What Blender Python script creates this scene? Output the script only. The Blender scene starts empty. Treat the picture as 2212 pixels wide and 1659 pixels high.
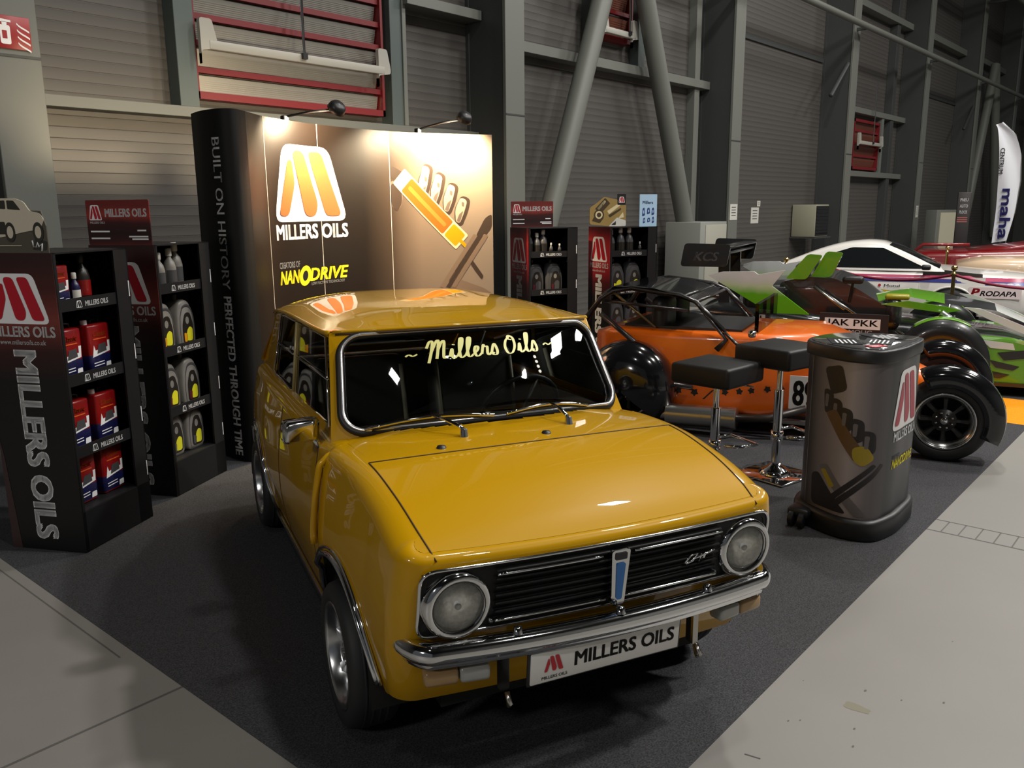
import bpy, bmesh, math, random
from mathutils import Vector as V, Matrix as MX
random.seed(7)
SC = bpy.context.scene
COL = SC.collection
R = math.radians
pi = math.pi

# ------------------------------------------------------------------ camera
F_PX, YAW, PITCH, ROLL, CAM_H = 1815.376, 0.712945, 0.205825, -0.009183, 1.74414
_f = V((math.cos(YAW)*math.cos(PITCH), math.sin(YAW)*math.cos(PITCH), -math.sin(PITCH)))
_r = V((math.sin(YAW), -math.cos(YAW), 0)); _u = _r.cross(_f)
_r2 = _r*math.cos(ROLL)+_u*math.sin(ROLL); _u2 = -_r*math.sin(ROLL)+_u*math.cos(ROLL)
cam_d = bpy.data.cameras.new('camera'); cam = bpy.data.objects.new('camera', cam_d); COL.objects.link(cam)
cam.matrix_world = MX(((_r2.x, _u2.x, -_f.x, 0), (_r2.y, _u2.y, -_f.y, 0), (_r2.z, _u2.z, -_f.z, CAM_H), (0, 0, 0, 1)))
cam_d.sensor_fit = 'HORIZONTAL'; cam_d.sensor_width = 36.0; cam_d.lens = F_PX/2212*36.0
cam_d.clip_start = 0.05; cam_d.clip_end = 300
SC.camera = cam

# ------------------------------------------------------------------ world, hall lights, exposure
SC.view_settings.view_transform = 'Standard'; SC.view_settings.look = 'None'
SC.view_settings.gamma = 1.0; SC.view_settings.exposure = 0.0; SC.view_settings.use_curve_mapping = False
SC.cycles.use_denoising = True
SC.cycles.max_bounces = 8; SC.cycles.transparent_max_bounces = 16
SC.cycles.sample_clamp_indirect = 6.0
wd = bpy.data.worlds.new('hall_air'); SC.world = wd; wd.use_nodes = True
wd.node_tree.nodes['Background'].inputs[0].default_value = (0.062, 0.066, 0.070, 1)
wd.node_tree.nodes['Background'].inputs[1].default_value = 1.0

def area(name, loc, target, size, power, col=(1, .95, .88), size_y=None, spread=None):
    d = bpy.data.lights.new(name, 'AREA'); d.energy = power; d.color = col; d.size = size
    if size_y: d.shape = 'RECTANGLE'; d.size_y = size_y
    if spread: d.spread = spread
    o = bpy.data.objects.new(name, d); COL.objects.link(o); o.location = loc
    o.rotation_euler = (V(target)-V(loc)).to_track_quat('-Z', 'Y').to_euler(); return o
def spot(name, loc, target, power, col=(1, .85, .62), ang=110, blend=.6, r=.02):
    d = bpy.data.lights.new(name, 'SPOT'); d.energy = power; d.color = col; d.spot_size = R(ang); d.spot_blend = blend; d.shadow_soft_size = r
    o = bpy.data.objects.new(name, d); COL.objects.link(o); o.location = loc
    o.rotation_euler = (V(target)-V(loc)).to_track_quat('-Z', 'Y').to_euler(); return o

HALL = [(7.5, -4.0, 10.5, 950), (2.0, -5.0, 10.5, 300), (13.5, -3.0, 10.5, 680), (20.0, -2.0, 10.5, 640), (28.0, -1.0, 10.5, 500), (9.5, 2.5, 10.8, 420), (16.5, 2.5, 10.8, 420), (4.5, 1.0, 10.8, 140), (-3.0, 0.0, 10.5, 60)]
for i, (x, y, z, p) in enumerate(HALL):
    area('hall_lamp', (x, y, z), (x, y, 0), 2.2 if x > 12 else .55, p, (1, .97, .92))

area('left_fill_light', (-5.5, 1.5, 4.6), (1.6, 4.6, .8), .6, 115, (1, .96, .92))  # unseen fill light, added to brighten the leftmost stand's side panel

# ------------------------------------------------------------------ materials
def s2l(c):
    return tuple(((x/255)/12.92 if x/255 <= .04045 else ((x/255+.055)/1.055)**2.4) for x in c)
_M = {}
def mat(name, rgb=None, lin=None, rough=.5, metal=0.0, coat=0.0, coat_r=.03, spec=.5, emit=None, es=0.0, noise=None, bump=None):
    if name in _M: return _M[name]
    m = bpy.data.materials.new(name); m.use_nodes = True; nt = m.node_tree; b = nt.nodes['Principled BSDF']
    c = lin if lin else s2l(rgb)
    b.inputs['Base Color'].default_value = (*c, 1); b.inputs['Roughness'].default_value = rough
    b.inputs['Metallic'].default_value = metal; b.inputs['Coat Weight'].default_value = coat; b.inputs['Coat Roughness'].default_value = coat_r
    b.inputs['Specular IOR Level'].default_value = spec
    if emit: b.inputs['Emission Color'].default_value = (*emit, 1); b.inputs['Emission Strength'].default_value = es
    if noise:
        sc, amt = noise[:2]
        tc = nt.nodes.new('ShaderNodeTexCoord'); nz = nt.nodes.new('ShaderNodeTexNoise'); nz.inputs['Scale'].default_value = sc; nz.inputs['Detail'].default_value = 6
        rp = nt.nodes.new('ShaderNodeValToRGB'); lo = tuple(x*(1-amt) for x in c); hi = tuple(min(1, x*(1+amt)) for x in c)
        rp.color_ramp.elements[0].color = (*lo, 1); rp.color_ramp.elements[1].color = (*hi, 1); rp.color_ramp.elements[0].position = .3; rp.color_ramp.elements[1].position = .7
        nt.links.new(tc.outputs['Object'], nz.inputs['Vector']); nt.links.new(nz.outputs['Fac'], rp.inputs['Fac']); nt.links.new(rp.outputs['Color'], b.inputs['Base Color'])
        if bump:
            bp = nt.nodes.new('ShaderNodeBump'); bp.inputs['Strength'].default_value = bump; bp.inputs['Distance'].default_value = .004
            nt.links.new(nz.outputs['Fac'], bp.inputs['Height']); nt.links.new(bp.outputs['Normal'], b.inputs['Normal'])
    _M[name] = m; return m
def ramp_mat(name, axis, stops, rough=.45, coord='Object', scale=1.0, off=0.0, warp=0.0):
    """printed gradient along an object axis"""
    if name in _M: return _M[name]
    m = bpy.data.materials.new(name); m.use_nodes = True; nt = m.node_tree; b = nt.nodes['Principled BSDF']; b.inputs['Roughness'].default_value = rough
    tc = nt.nodes.new('ShaderNodeTexCoord'); sx = nt.nodes.new('ShaderNodeSeparateXYZ'); ma = nt.nodes.new('ShaderNodeMath'); ma.operation = 'MULTIPLY_ADD'
    ma.inputs[1].default_value = scale; ma.inputs[2].default_value = off
    rp = nt.nodes.new('ShaderNodeValToRGB')
    while len(rp.color_ramp.elements) < len(stops): rp.color_ramp.elements.new(.5)
    for e, (p, c) in zip(rp.color_ramp.elements, stops): e.position = p; e.color = (*s2l(c), 1)
    src = tc.outputs[coord]
    if warp:
        nz = nt.nodes.new('ShaderNodeTexNoise'); nz.inputs['Scale'].default_value = 3.5; nz.inputs['Detail'].default_value = 3
        nt.links.new(src, nz.inputs['Vector']); mx = nt.nodes.new('ShaderNodeVectorMath'); mx.operation = 'MULTIPLY_ADD'; mx.inputs[1].default_value = (warp,)*3
        nt.links.new(nz.outputs['Color'], mx.inputs[0]); nt.links.new(src, mx.inputs[2]); src = mx.outputs[0]
    nt.links.new(src, sx.inputs[0]); nt.links.new(sx.outputs[axis], ma.inputs[0]); nt.links.new(ma.outputs[0], rp.inputs['Fac']); nt.links.new(rp.outputs['Color'], b.inputs['Base Color'])
    _M[name] = m; return m
def glass_mat(name, tint=(.75, .8, .78), ior=1.5, boost=0.0):
    if name in _M: return _M[name]
    m = bpy.data.materials.new(name); m.use_nodes = True; nt = m.node_tree; nt.nodes.clear()
    o = nt.nodes.new('ShaderNodeOutputMaterial'); mx = nt.nodes.new('ShaderNodeMixShader'); t = nt.nodes.new('ShaderNodeBsdfTransparent'); g = nt.nodes.new('ShaderNodeBsdfGlossy'); fr = nt.nodes.new('ShaderNodeFresnel')
    t.inputs[0].default_value = (*tint, 1); g.inputs['Roughness'].default_value = .02; fr.inputs[0].default_value = ior
    ad = nt.nodes.new('ShaderNodeMath'); ad.operation = 'ADD'; ad.inputs[1].default_value = boost
    nt.links.new(fr.outputs[0], ad.inputs[0]); nt.links.new(ad.outputs[0], mx.inputs[0]); nt.links.new(t.outputs[0], mx.inputs[1]); nt.links.new(g.outputs[0], mx.inputs[2]); nt.links.new(mx.outputs[0], o.inputs[0])
    _M[name] = m; return m

CHROME = mat('chrome', lin=(.72, .73, .74), rough=.07, metal=1)
STEEL = mat('brushed_steel', lin=(.50, .49, .46), rough=.28, metal=1)
BLACK = mat('black_plastic', lin=(.012, .012, .013), rough=.42)
BLACKG = mat('black_gloss', lin=(.006, .006, .007), rough=.12, coat=.6)
RUBBER = mat('tyre_rubber', lin=(.014, .014, .015), rough=.62)
WHITE = mat('white_print', lin=(.80, .80, .80), rough=.45)
REDP = mat('red_print', rgb=(178, 22, 38), rough=.45)
CARD = mat('black_card', lin=(.008, .008, .009), rough=.55, spec=.25)
INK = mat('black_ink', lin=(.008, .008, .009), rough=.5)
YEL = mat('yellow_print', rgb=(238, 222, 30), rough=.45)
GLASS = glass_mat('car_glass')

# ------------------------------------------------------------------ mesh builder
class MB:
    step = .04
    def __init__(s): s.v = []; s.f = []; s.m = []; s.mats = []; s.sm = []
    def mi(s, m):
        if m not in s.mats: s.mats.append(m)
        return s.mats.index(m)
    def add(s, vs, fs, m, smooth=False, T=None, fn=None):
        o = len(s.v); k = s.mi(m)
        for p in vs:
            p = V(p)
            if fn: p = V(fn(p))
            if T is not None: p = T @ p
            s.v.append(p)
        for f in fs: s.f.append([i+o for i in f]); s.m.append(k); s.sm.append(smooth)
        return s
    def bm(s, b, m, smooth=False, T=None, fn=None):
        b.verts.ensure_lookup_table(); b.verts.index_update()
        s.add([v.co.copy() for v in b.verts], [[v.index for v in f.verts] for f in b.faces], m, smooth, T, fn); b.free(); return s
    def box(s, c, d, m, bev=0.0, seg=2, T=None, rz=0.0, smooth=False):
        b = bmesh.new(); bmesh.ops.create_cube(b, size=1)
        bmesh.ops.scale(b, vec=d, verts=b.verts)
        if bev: bmesh.ops.bevel(b, geom=b.edges[:], offset=min(bev, min(d)*.49), segments=seg, affect='EDGES', profile=.5)
        L = MX.Translation(c) @ MX.Rotation(rz, 4, 'Z')
        return s.bm(b, m, smooth or bev > 0 and seg > 1, (T @ L) if T is not None else L)
    def lathe(s, prof, m, n=24, T=None, smooth=True, a0=0, a1=2*pi):
        full = abs(a1-a0-2*pi) < 1e-6; k = n if full else n+1; vs = []; fs = []
        for i in range(k):
            a = a0+(a1-a0)*i/n
            for r, z in prof: vs.append((r*math.cos(a), r*math.sin(a), z))
        P = len(prof)
        for i in range(n):
            j = (i+1) % k
            for q in range(P-1): fs.append([i*P+q, j*P+q, j*P+q+1, i*P+q+1])
        return s.add(vs, fs, m, smooth, T)
    def cyl(s, a, b, r, m, r2=None, n=14, smooth=True):
        a = V(a); b = V(b); d = b-a; L = d.length
        T = MX.Translation(a) @ d.to_track_quat('Z', 'Y').to_matrix().to_4x4()
        r2 = r if r2 is None else r2
        return s.lathe([(0.0001, 0), (r, 0), (r, 0.0001), (r2, L-.0001), (r2, L), (0.0001, L)], m, n, T, smooth)
    def tube(s, pts, r, m, n=8, closed=False, smooth=True, caps=True, ry=None):
        pts = [V(p) for p in pts]; N = len(pts); vs = []; fs = []; up = None; ry = r if ry is None else ry
        for i in range(N):
            if closed: t = pts[(i+1) % N]-pts[i-1]
            else: t = pts[min(i+1, N-1)]-pts[max(i-1, 0)]
            t.normalize()
            if up is None:
                up = V((0, 0, 1)) if abs(t.z) < .9 else V((0, 1, 0))
            x = up.cross(t)
            if x.length < 1e-6: x = V((1, 0, 0)).cross(t)
            x.normalize(); up = t.cross(x).normalized()
            rr = r[i] if isinstance(r, (list, tuple)) else r; r_y = ry[i] if isinstance(ry, (list, tuple)) else ry
            for k in range(n):
                a = 2*pi*k/n; vs.append(pts[i]+x*math.cos(a)*rr+up*math.sin(a)*r_y)
        for i in range(N if closed else N-1):
            j = (i+1) % N
            for k in range(n): fs.append([i*n+k, i*n+(k+1) % n, j*n+(k+1) % n, j*n+k])
        if caps and not closed: fs.append(list(range(n))[::-1]); fs.append([(N-1)*n+k for k in range(n)])
        return s.add(vs, fs, m, smooth)
    def cut(s, b, ax, lo, hi, st):
        x = math.floor(lo/st)*st+st; no = [0, 0, 0]; no[ax] = 1
        while x < hi:
            co = [0, 0, 0]; co[ax] = x
            bmesh.ops.bisect_plane(b, geom=b.verts[:]+b.edges[:]+b.faces[:], plane_co=co, plane_no=no); x += st
    def prism(s, poly, d, m, T=None, smooth=False, fn=None, z0=0.0):
        """polygon in xy, extruded z0..z0+d"""
        n = len(poly)
        if d == 0 and fn:
            b = bmesh.new(); b.faces.new([b.verts.new((x, y, z0)) for x, y in poly]); st = s.step; xs = [p[0] for p in poly]
            s.cut(b, 0, min(xs), max(xs), st)
            return s.bm(b, m, smooth, T, fn)
        if d == 0: return s.add([(x, y, z0) for x, y in poly], [list(range(n))], m, smooth, T, fn)
        vs = [(x, y, z0) for x, y in poly]+[(x, y, z0+d) for x, y in poly]
        fs = [list(range(n))[::-1], [n+i for i in range(n)]]+[[i, (i+1) % n, n+(i+1) % n, n+i] for i in range(n)]
        return s.add(vs, fs, m, smooth, T, fn)
    def rings(s, rings, m, smooth=True, closed=True, cap0=False, cap1=False, T=None):
        n = len(rings[0]); vs = [p for r in rings for p in r]; fs = []
        for i in range(len(rings)-1):
            for k in range(n if closed else n-1):
                j = (k+1) % n; fs.append([i*n+k, i*n+j, (i+1)*n+j, (i+1)*n+k])
        if cap0: fs.append(list(range(n))[::-1])
        if cap1: fs.append([(len(rings)-1)*n+k for k in range(n)])
        return s.add(vs, fs, m, smooth, T)
    def text(s, body, box, m, T=None, bold=.03, shear=0.0, fn=None, d=0.0, z0=0.0, keep=False):
        """lettering fitted to box (x0, y0, w, h) in the local xy plane"""
        cu = bpy.data.curves.new('lettering', 'FONT'); cu.body = body; cu.offset = 0; cu.shear = shear; cu.resolution_u = 3; cu.extrude = 0
        ob = bpy.data.objects.new('lettering', cu); me = bpy.data.meshes.new_from_object(ob)
        bpy.data.objects.remove(ob); bpy.data.curves.remove(cu)
        xs = [v.co.x for v in me.vertices]; ys = [v.co.y for v in me.vertices]
        x0, y0, w, h = box; ax, bx, ay, by = min(xs), max(xs), min(ys), max(ys)
        kx, ky = w/(bx-ax), h/(by-ay)
        if keep: kx = ky = min(kx, ky)
        bw = bold*min(1.0, .9*ky/max(kx, 1e-6)) if bold else 0
        for dx, dy in (((-1, -.5), (1, -.5), (1, .5), (-1, .5), (-1, 0), (1, 0), (0, .6), (0, -.6), (0, 0)) if bold else ((0, 0),)):
            P = [(x0+(v.co.x-ax+dx*bw)*kx, y0+(v.co.y-ay+dy*bold)*ky, z0+d) for v in me.vertices]; Fc = [list(p.vertices) for p in me.polygons]
            if fn:
                b = bmesh.new(); vv = [b.verts.new(p) for p in P]
                for q in Fc: b.faces.new([vv[i] for i in q])
                if h/s.step > 1.5: s.cut(b, 1, y0, y0+h, s.step)
                s.bm(b, m, False, T, fn)
            else: s.add(P, Fc, m, False, T, fn)
        bpy.data.meshes.remove(me); return s
    def build(s, name, parent=None, loc=None, merge=0.0, flat_n=False):
        me = bpy.data.meshes.new(name); me.from_pydata([tuple(p) for p in s.v], [], s.f)
        for m in s.mats: me.materials.append(m)
        for p, k, q in zip(me.polygons, s.m, s.sm): p.material_index = k; p.use_smooth = q
        b = bmesh.new(); b.from_mesh(me)
        if merge: bmesh.ops.remove_doubles(b, verts=b.verts, dist=merge)
        if not flat_n: bmesh.ops.recalc_face_normals(b, faces=b.faces)
        b.to_mesh(me); b.free(); me.update()
        o = bpy.data.objects.new(name, me); COL.objects.link(o)
        if parent is not None: o.parent = parent
        if loc is not None: o.location = loc
        return o
def tag(o, label=None, cat=None, group=None, kind=None):
    if label: o['label'] = label
    if cat: o['category'] = cat
    if group: o['group'] = group
    if kind: o['kind'] = kind
    return o
def thing(name, label, cat, loc=(0, 0, 0), rz=0.0, group=None):
    o = bpy.data.objects.new(name, None); COL.objects.link(o); o.location = loc; o.rotation_euler = (0, 0, rz); o.empty_display_size = .1
    return tag(o, label, cat, group)
def struct(name, mb, parent=None, label=None):
    o = mb.build(name, parent)
    if parent is None:
        o['kind'] = 'structure'
    if label: o['label'] = label
    return o
def copy_tree(o, parent=None):
    c = o.copy(); COL.objects.link(c)
    if parent is not None: c.parent = parent
    for ch in list(o.children): copy_tree(ch, c)
    return c
def ip(x, pts):
    """smooth monotone interpolation through (x, y) points"""
    n = len(pts)
    if x <= pts[0][0]: return pts[0][1]
    if x >= pts[-1][0]: return pts[-1][1]
    dl = [(pts[i+1][1]-pts[i][1])/(pts[i+1][0]-pts[i][0]) for i in range(n-1)]
    def tg(i):
        if i == 0: return dl[0]
        if i == n-1: return dl[-1]
        a, b = dl[i-1], dl[i]
        return 0 if a*b <= 0 else 2*a*b/(a+b)
    for i in range(n-1):
        if x <= pts[i+1][0]:
            h = pts[i+1][0]-pts[i][0]; t = (x-pts[i][0])/h; a, b = tg(i), tg(i+1)
            return (2*t**3-3*t*t+1)*pts[i][1]+(t**3-2*t*t+t)*h*a+(-2*t**3+3*t*t)*pts[i+1][1]+(t**3-t*t)*h*b
def rrect(x0, y0, x1, y1, r, n=5):
    o = []
    for cx, cy, a in ((x1-r, y0+r, -pi/2), (x1-r, y1-r, 0), (x0+r, y1-r, pi/2), (x0+r, y0+r, pi)):
        for k in range(n+1):
            t = a+pi/2*k/n; o.append((cx+r*math.cos(t), cy+r*math.sin(t)))
    return o
def rpoly(poly, r, n=4):
    """polygon with rounded corners"""
    o = []; N = len(poly)
    for i in range(N):
        p = V((*poly[i], 0)); a = V((*poly[i-1], 0))-p; b = V((*poly[(i+1) % N], 0))-p
        rr = r[i] if isinstance(r, (list, tuple)) else r
        k = min(rr, a.length*.45, b.length*.45); a.normalize(); b.normalize()
        for j in range(n+1):
            t = j/n; q = p+a*k*(1-t)**2+b*k*t*t; o.append((q.x, q.y))
    return o
def frame(o, x, y, z=None):
    x = V(x).normalized(); y = V(y).normalized(); z = x.cross(y) if z is None else V(z)
    return MX(((x.x, y.x, z.x, o[0]), (x.y, y.y, z.y, o[1]), (x.z, y.z, z.z, o[2]), (0, 0, 0, 1)))
def emblem(mb, x0, y0, w, h, T=None, fn=None, z0=0.0, back=True, red=None, white=None):
    """rounded white trapezium with three red slanted bars forming an M"""
    red = red or REDP; white = white or WHITE
    def P(pts): return [(x0+a*w, y0+b*h) for a, b in pts]
    if back: mb.prism(rpoly(P([(-.02, 0), (1.02, 0), (.80, 1), (.15, 1)]), w*.11), 0, white, T, fn=fn, z0=z0)
    e = w*.004+.0006 if z0 >= 0 else 0
    for pl, rr in (([(.05, .08), (.19, .08), (.305, .50), (.275, .80), (.215, .80)], .05), ([(.285, .93), (.45, .93), (.63, .24), (.59, .07), (.44, .07)], .07), ([(.515, .93), (.70, .93), (.94, .07), (.73, .07)], .06)):
        mb.prism(rpoly(P(pl), [w*rr]*len(pl)), 0, red, T, fn=fn, z0=z0+e)
# ------------------------------------------------------------------ hall: floor, carpet, wall, steel
def wall_mat(name, rgb, pitch=.10):
    m = bpy.data.materials.new(name); m.use_nodes = True; nt = m.node_tree; b = nt.nodes['Principled BSDF']; b.inputs['Roughness'].default_value = .42; b.inputs['Specular IOR Level'].default_value = .4
    tc = nt.nodes.new('ShaderNodeTexCoord'); sx = nt.nodes.new('ShaderNodeSeparateXYZ'); nt.links.new(tc.outputs['Object'], sx.inputs[0])
    mu = nt.nodes.new('ShaderNodeMath'); mu.operation = 'MULTIPLY'; mu.inputs[1].default_value = 1/pitch; nt.links.new(sx.outputs['Z'], mu.inputs[0])
    fr = nt.nodes.new('ShaderNodeMath'); fr.operation = 'FRACT'; nt.links.new(mu.outputs[0], fr.inputs[0])
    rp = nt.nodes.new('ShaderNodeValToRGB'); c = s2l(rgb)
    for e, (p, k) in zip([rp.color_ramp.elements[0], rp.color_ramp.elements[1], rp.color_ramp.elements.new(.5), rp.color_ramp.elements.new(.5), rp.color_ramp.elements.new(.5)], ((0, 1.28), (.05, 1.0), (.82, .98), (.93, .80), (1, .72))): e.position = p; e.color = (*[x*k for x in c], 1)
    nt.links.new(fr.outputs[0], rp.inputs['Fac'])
    nz = nt.nodes.new('ShaderNodeTexNoise'); nz.inputs['Scale'].default_value = .6; nt.links.new(tc.outputs['Object'], nz.inputs['Vector'])
    mx = nt.nodes.new('ShaderNodeMix'); mx.data_type = 'RGBA'; mx.blend_type = 'MULTIPLY'; mx.inputs[0].default_value = .35
    nt.links.new(rp.outputs['Color'], mx.inputs[6]); nt.links.new(nz.outputs['Color'], mx.inputs[7]); nt.links.new(rp.outputs['Color'], b.inputs['Base Color'])
    bp = nt.nodes.new('ShaderNodeBump'); bp.inputs['Strength'].default_value = .6; bp.inputs['Distance'].default_value = .008
    r2 = nt.nodes.new('ShaderNodeValToRGB'); r2.color_ramp.elements[0].position = 0; r2.color_ramp.elements[0].color = (0, 0, 0, 1); r2.color_ramp.elements[1].position = .08
    nt.links.new(fr.outputs[0], r2.inputs['Fac']); nt.links.new(r2.outputs['Color'], bp.inputs['Height']); nt.links.new(bp.outputs['Normal'], b.inputs['Normal'])
    return m
WALLM = wall_mat('ribbed_wall_cladding', (77, 74, 71))
CONC = mat('concrete_floor', rgb=(123, 120, 115), rough=.5, noise=(1.3, .06))
JOINT = mat('floor_joint', lin=(.085, .08, .075), rough=.8)
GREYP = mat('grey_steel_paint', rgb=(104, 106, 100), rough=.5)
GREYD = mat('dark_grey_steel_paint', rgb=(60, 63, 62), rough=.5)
GREYT = mat('green_grey_steel_paint', rgb=(76, 86, 84), rough=.5)

mb = MB(); mb.add([(-14, -14, 0), (60, -14, 0), (60, 8.3, 0), (-14, 8.3, 0)], [[0, 1, 2, 3]], CONC)
def strip(mb, a, b, w, m, z=.0006):
    a = V((*a, z)); b = V((*b, z)); d = (b-a).normalized(); n = V((-d.y, d.x, 0))*w/2
    mb.add([a-n, b-n, b+n, a+n], [[0, 1, 2, 3]], m)
strip(mb, (-6, 2.83), (1.345, 2.81), .012, JOINT)
strip(mb, (1.29, 3.2), (1.29, 7.5), .007, JOINT); strip(mb, (4.78, 1.13), (4.80, -6), .012, JOINT); strip(mb, (4.97, 1.13), (4.99, -6), .010, JOINT)
for k in range(60): strip(mb, (4.79+.0, 1.06-.085*k), (4.97, 1.06-.085*k), .007, mat('drain_groove', lin=(.10, .095, .09), rough=.8))
STAIN = mat('floor_stain', rgb=(114, 110, 92), rough=.6)
mb.prism([(2.82+.022*math.cos(t)*(1+.2*math.sin(3*t)), .835+.06*math.sin(t)*(1+.3*math.cos(2*t))) for t in [2*pi*k/20 for k in range(20)]], 0, STAIN, z0=.0005)
rs = random.Random(3)
for x, y in ((2.62, .96), (2.69, .80), (2.59, .99), (2.59, .77), (3.05, .61), (3.54, .70), (2.87, 1.05), (2.95, .85), (2.97, .73), (2.3, .6), (1.1, 1.6), (.6, 2.2)):
    r = rs.uniform(.002, .005)
    mb.prism([(x+r*2*math.cos(t), y+r*math.sin(t)) for t in [2*pi*j/7 for j in range(7)]], 0, mat('floor_mark', lin=(.10, .09, .08), rough=.8), z0=.0005)
strip(mb, (2.325, 1.025), (2.335, .975), .006, mat('floor_scuff', lin=(.06, .05, .05), rough=.8))
struct('floor', mb)

CARPET = mat('charcoal_carpet', rgb=(62, 62, 64), rough=.95, spec=.15, noise=(170, .55), bump=.5)
mb = MB(); mb.box((5.75, 4.615, .0007), (8.81, 6.97, .0014), CARPET); tag(mb.build('exhibition_carpet'), 'charcoal grey needle felt carpet of the stand under the yellow car', 'carpet')
ORC = mat('orange_carpet', rgb=(226, 140, 22), rough=.9, spec=.15, noise=(120, .2))
mb = MB(); mb.box((8.12+.02, 1.13+1.6, .0022), (1.0, 3.2, .0012), ORC); 
tag(mb.build('orange_carpet_strip'), 'bright orange carpet strip on the floor behind the wide black front wheel', 'carpet')
mb = MB(); mb.box((12.05, 2.9, .0012), (6.4, 3.9, .0012), mat('black_carpet', rgb=(38, 37, 38), rough=.95, spec=.1, noise=(150, .4))); tag(mb.build('far_carpet'), 'black carpet on the floor beyond the orange strip', 'carpet')

Y0 = 8.2
mb = MB(); mb.box((22, Y0+.1, 6.5), (74, .2, 13), WALLM); struct('wall_back', mb)
mb = MB(); mb.box((23, -14.1, 6.5), (78, .2, 13), mat('pale_far_wall', rgb=(112, 112, 110), rough=.6)); struct('wall_front', mb)
mb = MB(); mb.box((23, -2.8, 13.1), (78, 22.6, .2), mat('dark_ceiling', lin=(.03, .032, .034), rough=.8)); struct('ceiling', mb)

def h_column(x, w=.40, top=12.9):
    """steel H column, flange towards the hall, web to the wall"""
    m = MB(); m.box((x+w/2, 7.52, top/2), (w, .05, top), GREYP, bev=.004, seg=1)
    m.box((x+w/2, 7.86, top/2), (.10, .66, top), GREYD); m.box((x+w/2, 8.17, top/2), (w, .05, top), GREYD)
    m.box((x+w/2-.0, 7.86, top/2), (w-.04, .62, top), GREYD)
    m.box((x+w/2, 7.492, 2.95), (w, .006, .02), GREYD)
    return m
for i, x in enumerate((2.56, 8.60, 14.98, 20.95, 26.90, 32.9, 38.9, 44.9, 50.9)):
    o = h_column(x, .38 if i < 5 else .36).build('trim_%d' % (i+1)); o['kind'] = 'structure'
n_tr = 10
def rail(a, b, h, d, m, y=Y0):
    global n_tr
    mb = MB(); x0, z0 = a; x1, z1 = b
    mb.box(((x0+x1)/2, y-d/2, (z0+z1)/2), (abs(x1-x0) if abs(x1-x0) > .02 else .1, d, abs(z1-z0) if abs(z1-z0) > .02 else h), m, bev=.004, seg=1)
    o = mb.build('trim_%d' % n_tr); n_tr += 1; o['kind'] = 'structure'; return o
rail((2.94, 2.70), (8.60, 2.70), .10, .22, GREYP)
rail((7.30, 4.20), (8.60, 4.20), .12, .30, GREYP)
for x in (4.38,): rail((x, 2.75), (x+.20, 9.0), .1, .20, GREYT)
rail((7.10, 2.75), (7.28, 9.0), .1, .20, GREYT); rail((7.28, 2.75), (7.34, 9.0), .1, .22, GREYP)
rail((8.98, 3.96), (14.98, 3.96), .14, .22, GREYP); rail((14.52, 0), (14.70, 12), .1, .16, GREYP)
rail((11.2, 4.02), (11.30, 9), .1, .18, GREYD); rail((12.55, 4.02), (12.75, 9), .1, .18, GREYT)
rail((8.98, 6.8), (14.98, 6.8), .14, .22, GREYP)
rail((22.6, 4.15), (26.9, 4.15), .14, .22, GREYP); rail((22.6, 2.56), (26.9, 2.56), .14, .22, GREYP); rail((25.65, 0), (25.9, 12), .1, .2, GREYD)
rail((24.95, 2.6), (25.1, 4.1), .1, .2, GREYP)
rail((21.3, 6.7), (26.9, 6.7), .16, .25, GREYP); rail((27.3, 6.75), (32.9, 6.75), .18, .25, GREYP); rail((33.3, 6.8), (38.9, 6.8), .18, .25, GREYP)
rail((15.4, 5.12), (20.9, 5.12), .10, .04, GREYD); rail((21.3, 5.12), (22.9, 5.12), .10, .04, GREYD); rail((27.3, 5.12), (32.9, 5.12), .10, .04, GREYD)
# round bracing tubes
for a, b in (((9.45, 7.72, .8), (11.15, 7.72, 5.0)), ((11.15, 7.72, 5.0), (12.1, 7.72, 7.4)), ((14.1, 7.72, .6), (12.25, 7.72, 5.0)), ((12.25, 7.72, 5.0), (11.3, 7.72, 7.3)), ((33.4, 7.72, .5), (36.0, 7.72, 6.7)), ((38.6, 7.72, .5), (36.0, 7.72, 6.7))):
    mb = MB(); mb.cyl(a, b, .155, GREYP, n=20); o = mb.build('trim_%d' % n_tr); n_tr += 1; o['kind'] = 'structure'
for a, b in (((20.0, 7.6, 4.2), (20.95, 7.6, 5.0)), ((31.9, 7.6, 4.2), (32.9, 7.6, 5.0))):
    mb = MB(); mb.cyl(a, b, .05, GREYD, n=8); o = mb.build('trim_%d' % n_tr); n_tr += 1; o['kind'] = 'structure'
for y, z in ((7.2, 5.76), (6.6, 8.3), (6.2, 8.6)):
    mb = MB(); mb.cyl((10, y, z), (55, y, z), .07, GREYP, n=10)
    for x in (15.1, 21.1, 27.1, 33.1, 39.1): mb.box((x, (y+7.52)/2, z), (.08, 7.52-y, .06), GREYD)
    tag(mb.build('hall_pipe'), {5.76: 'long grey pipe running along the columns high over the white coupe', 8.3: 'lower of two thin pipes in the top right corner', 8.6: 'upper of two thin pipes in the top right corner'}[z], 'pipe')

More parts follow.
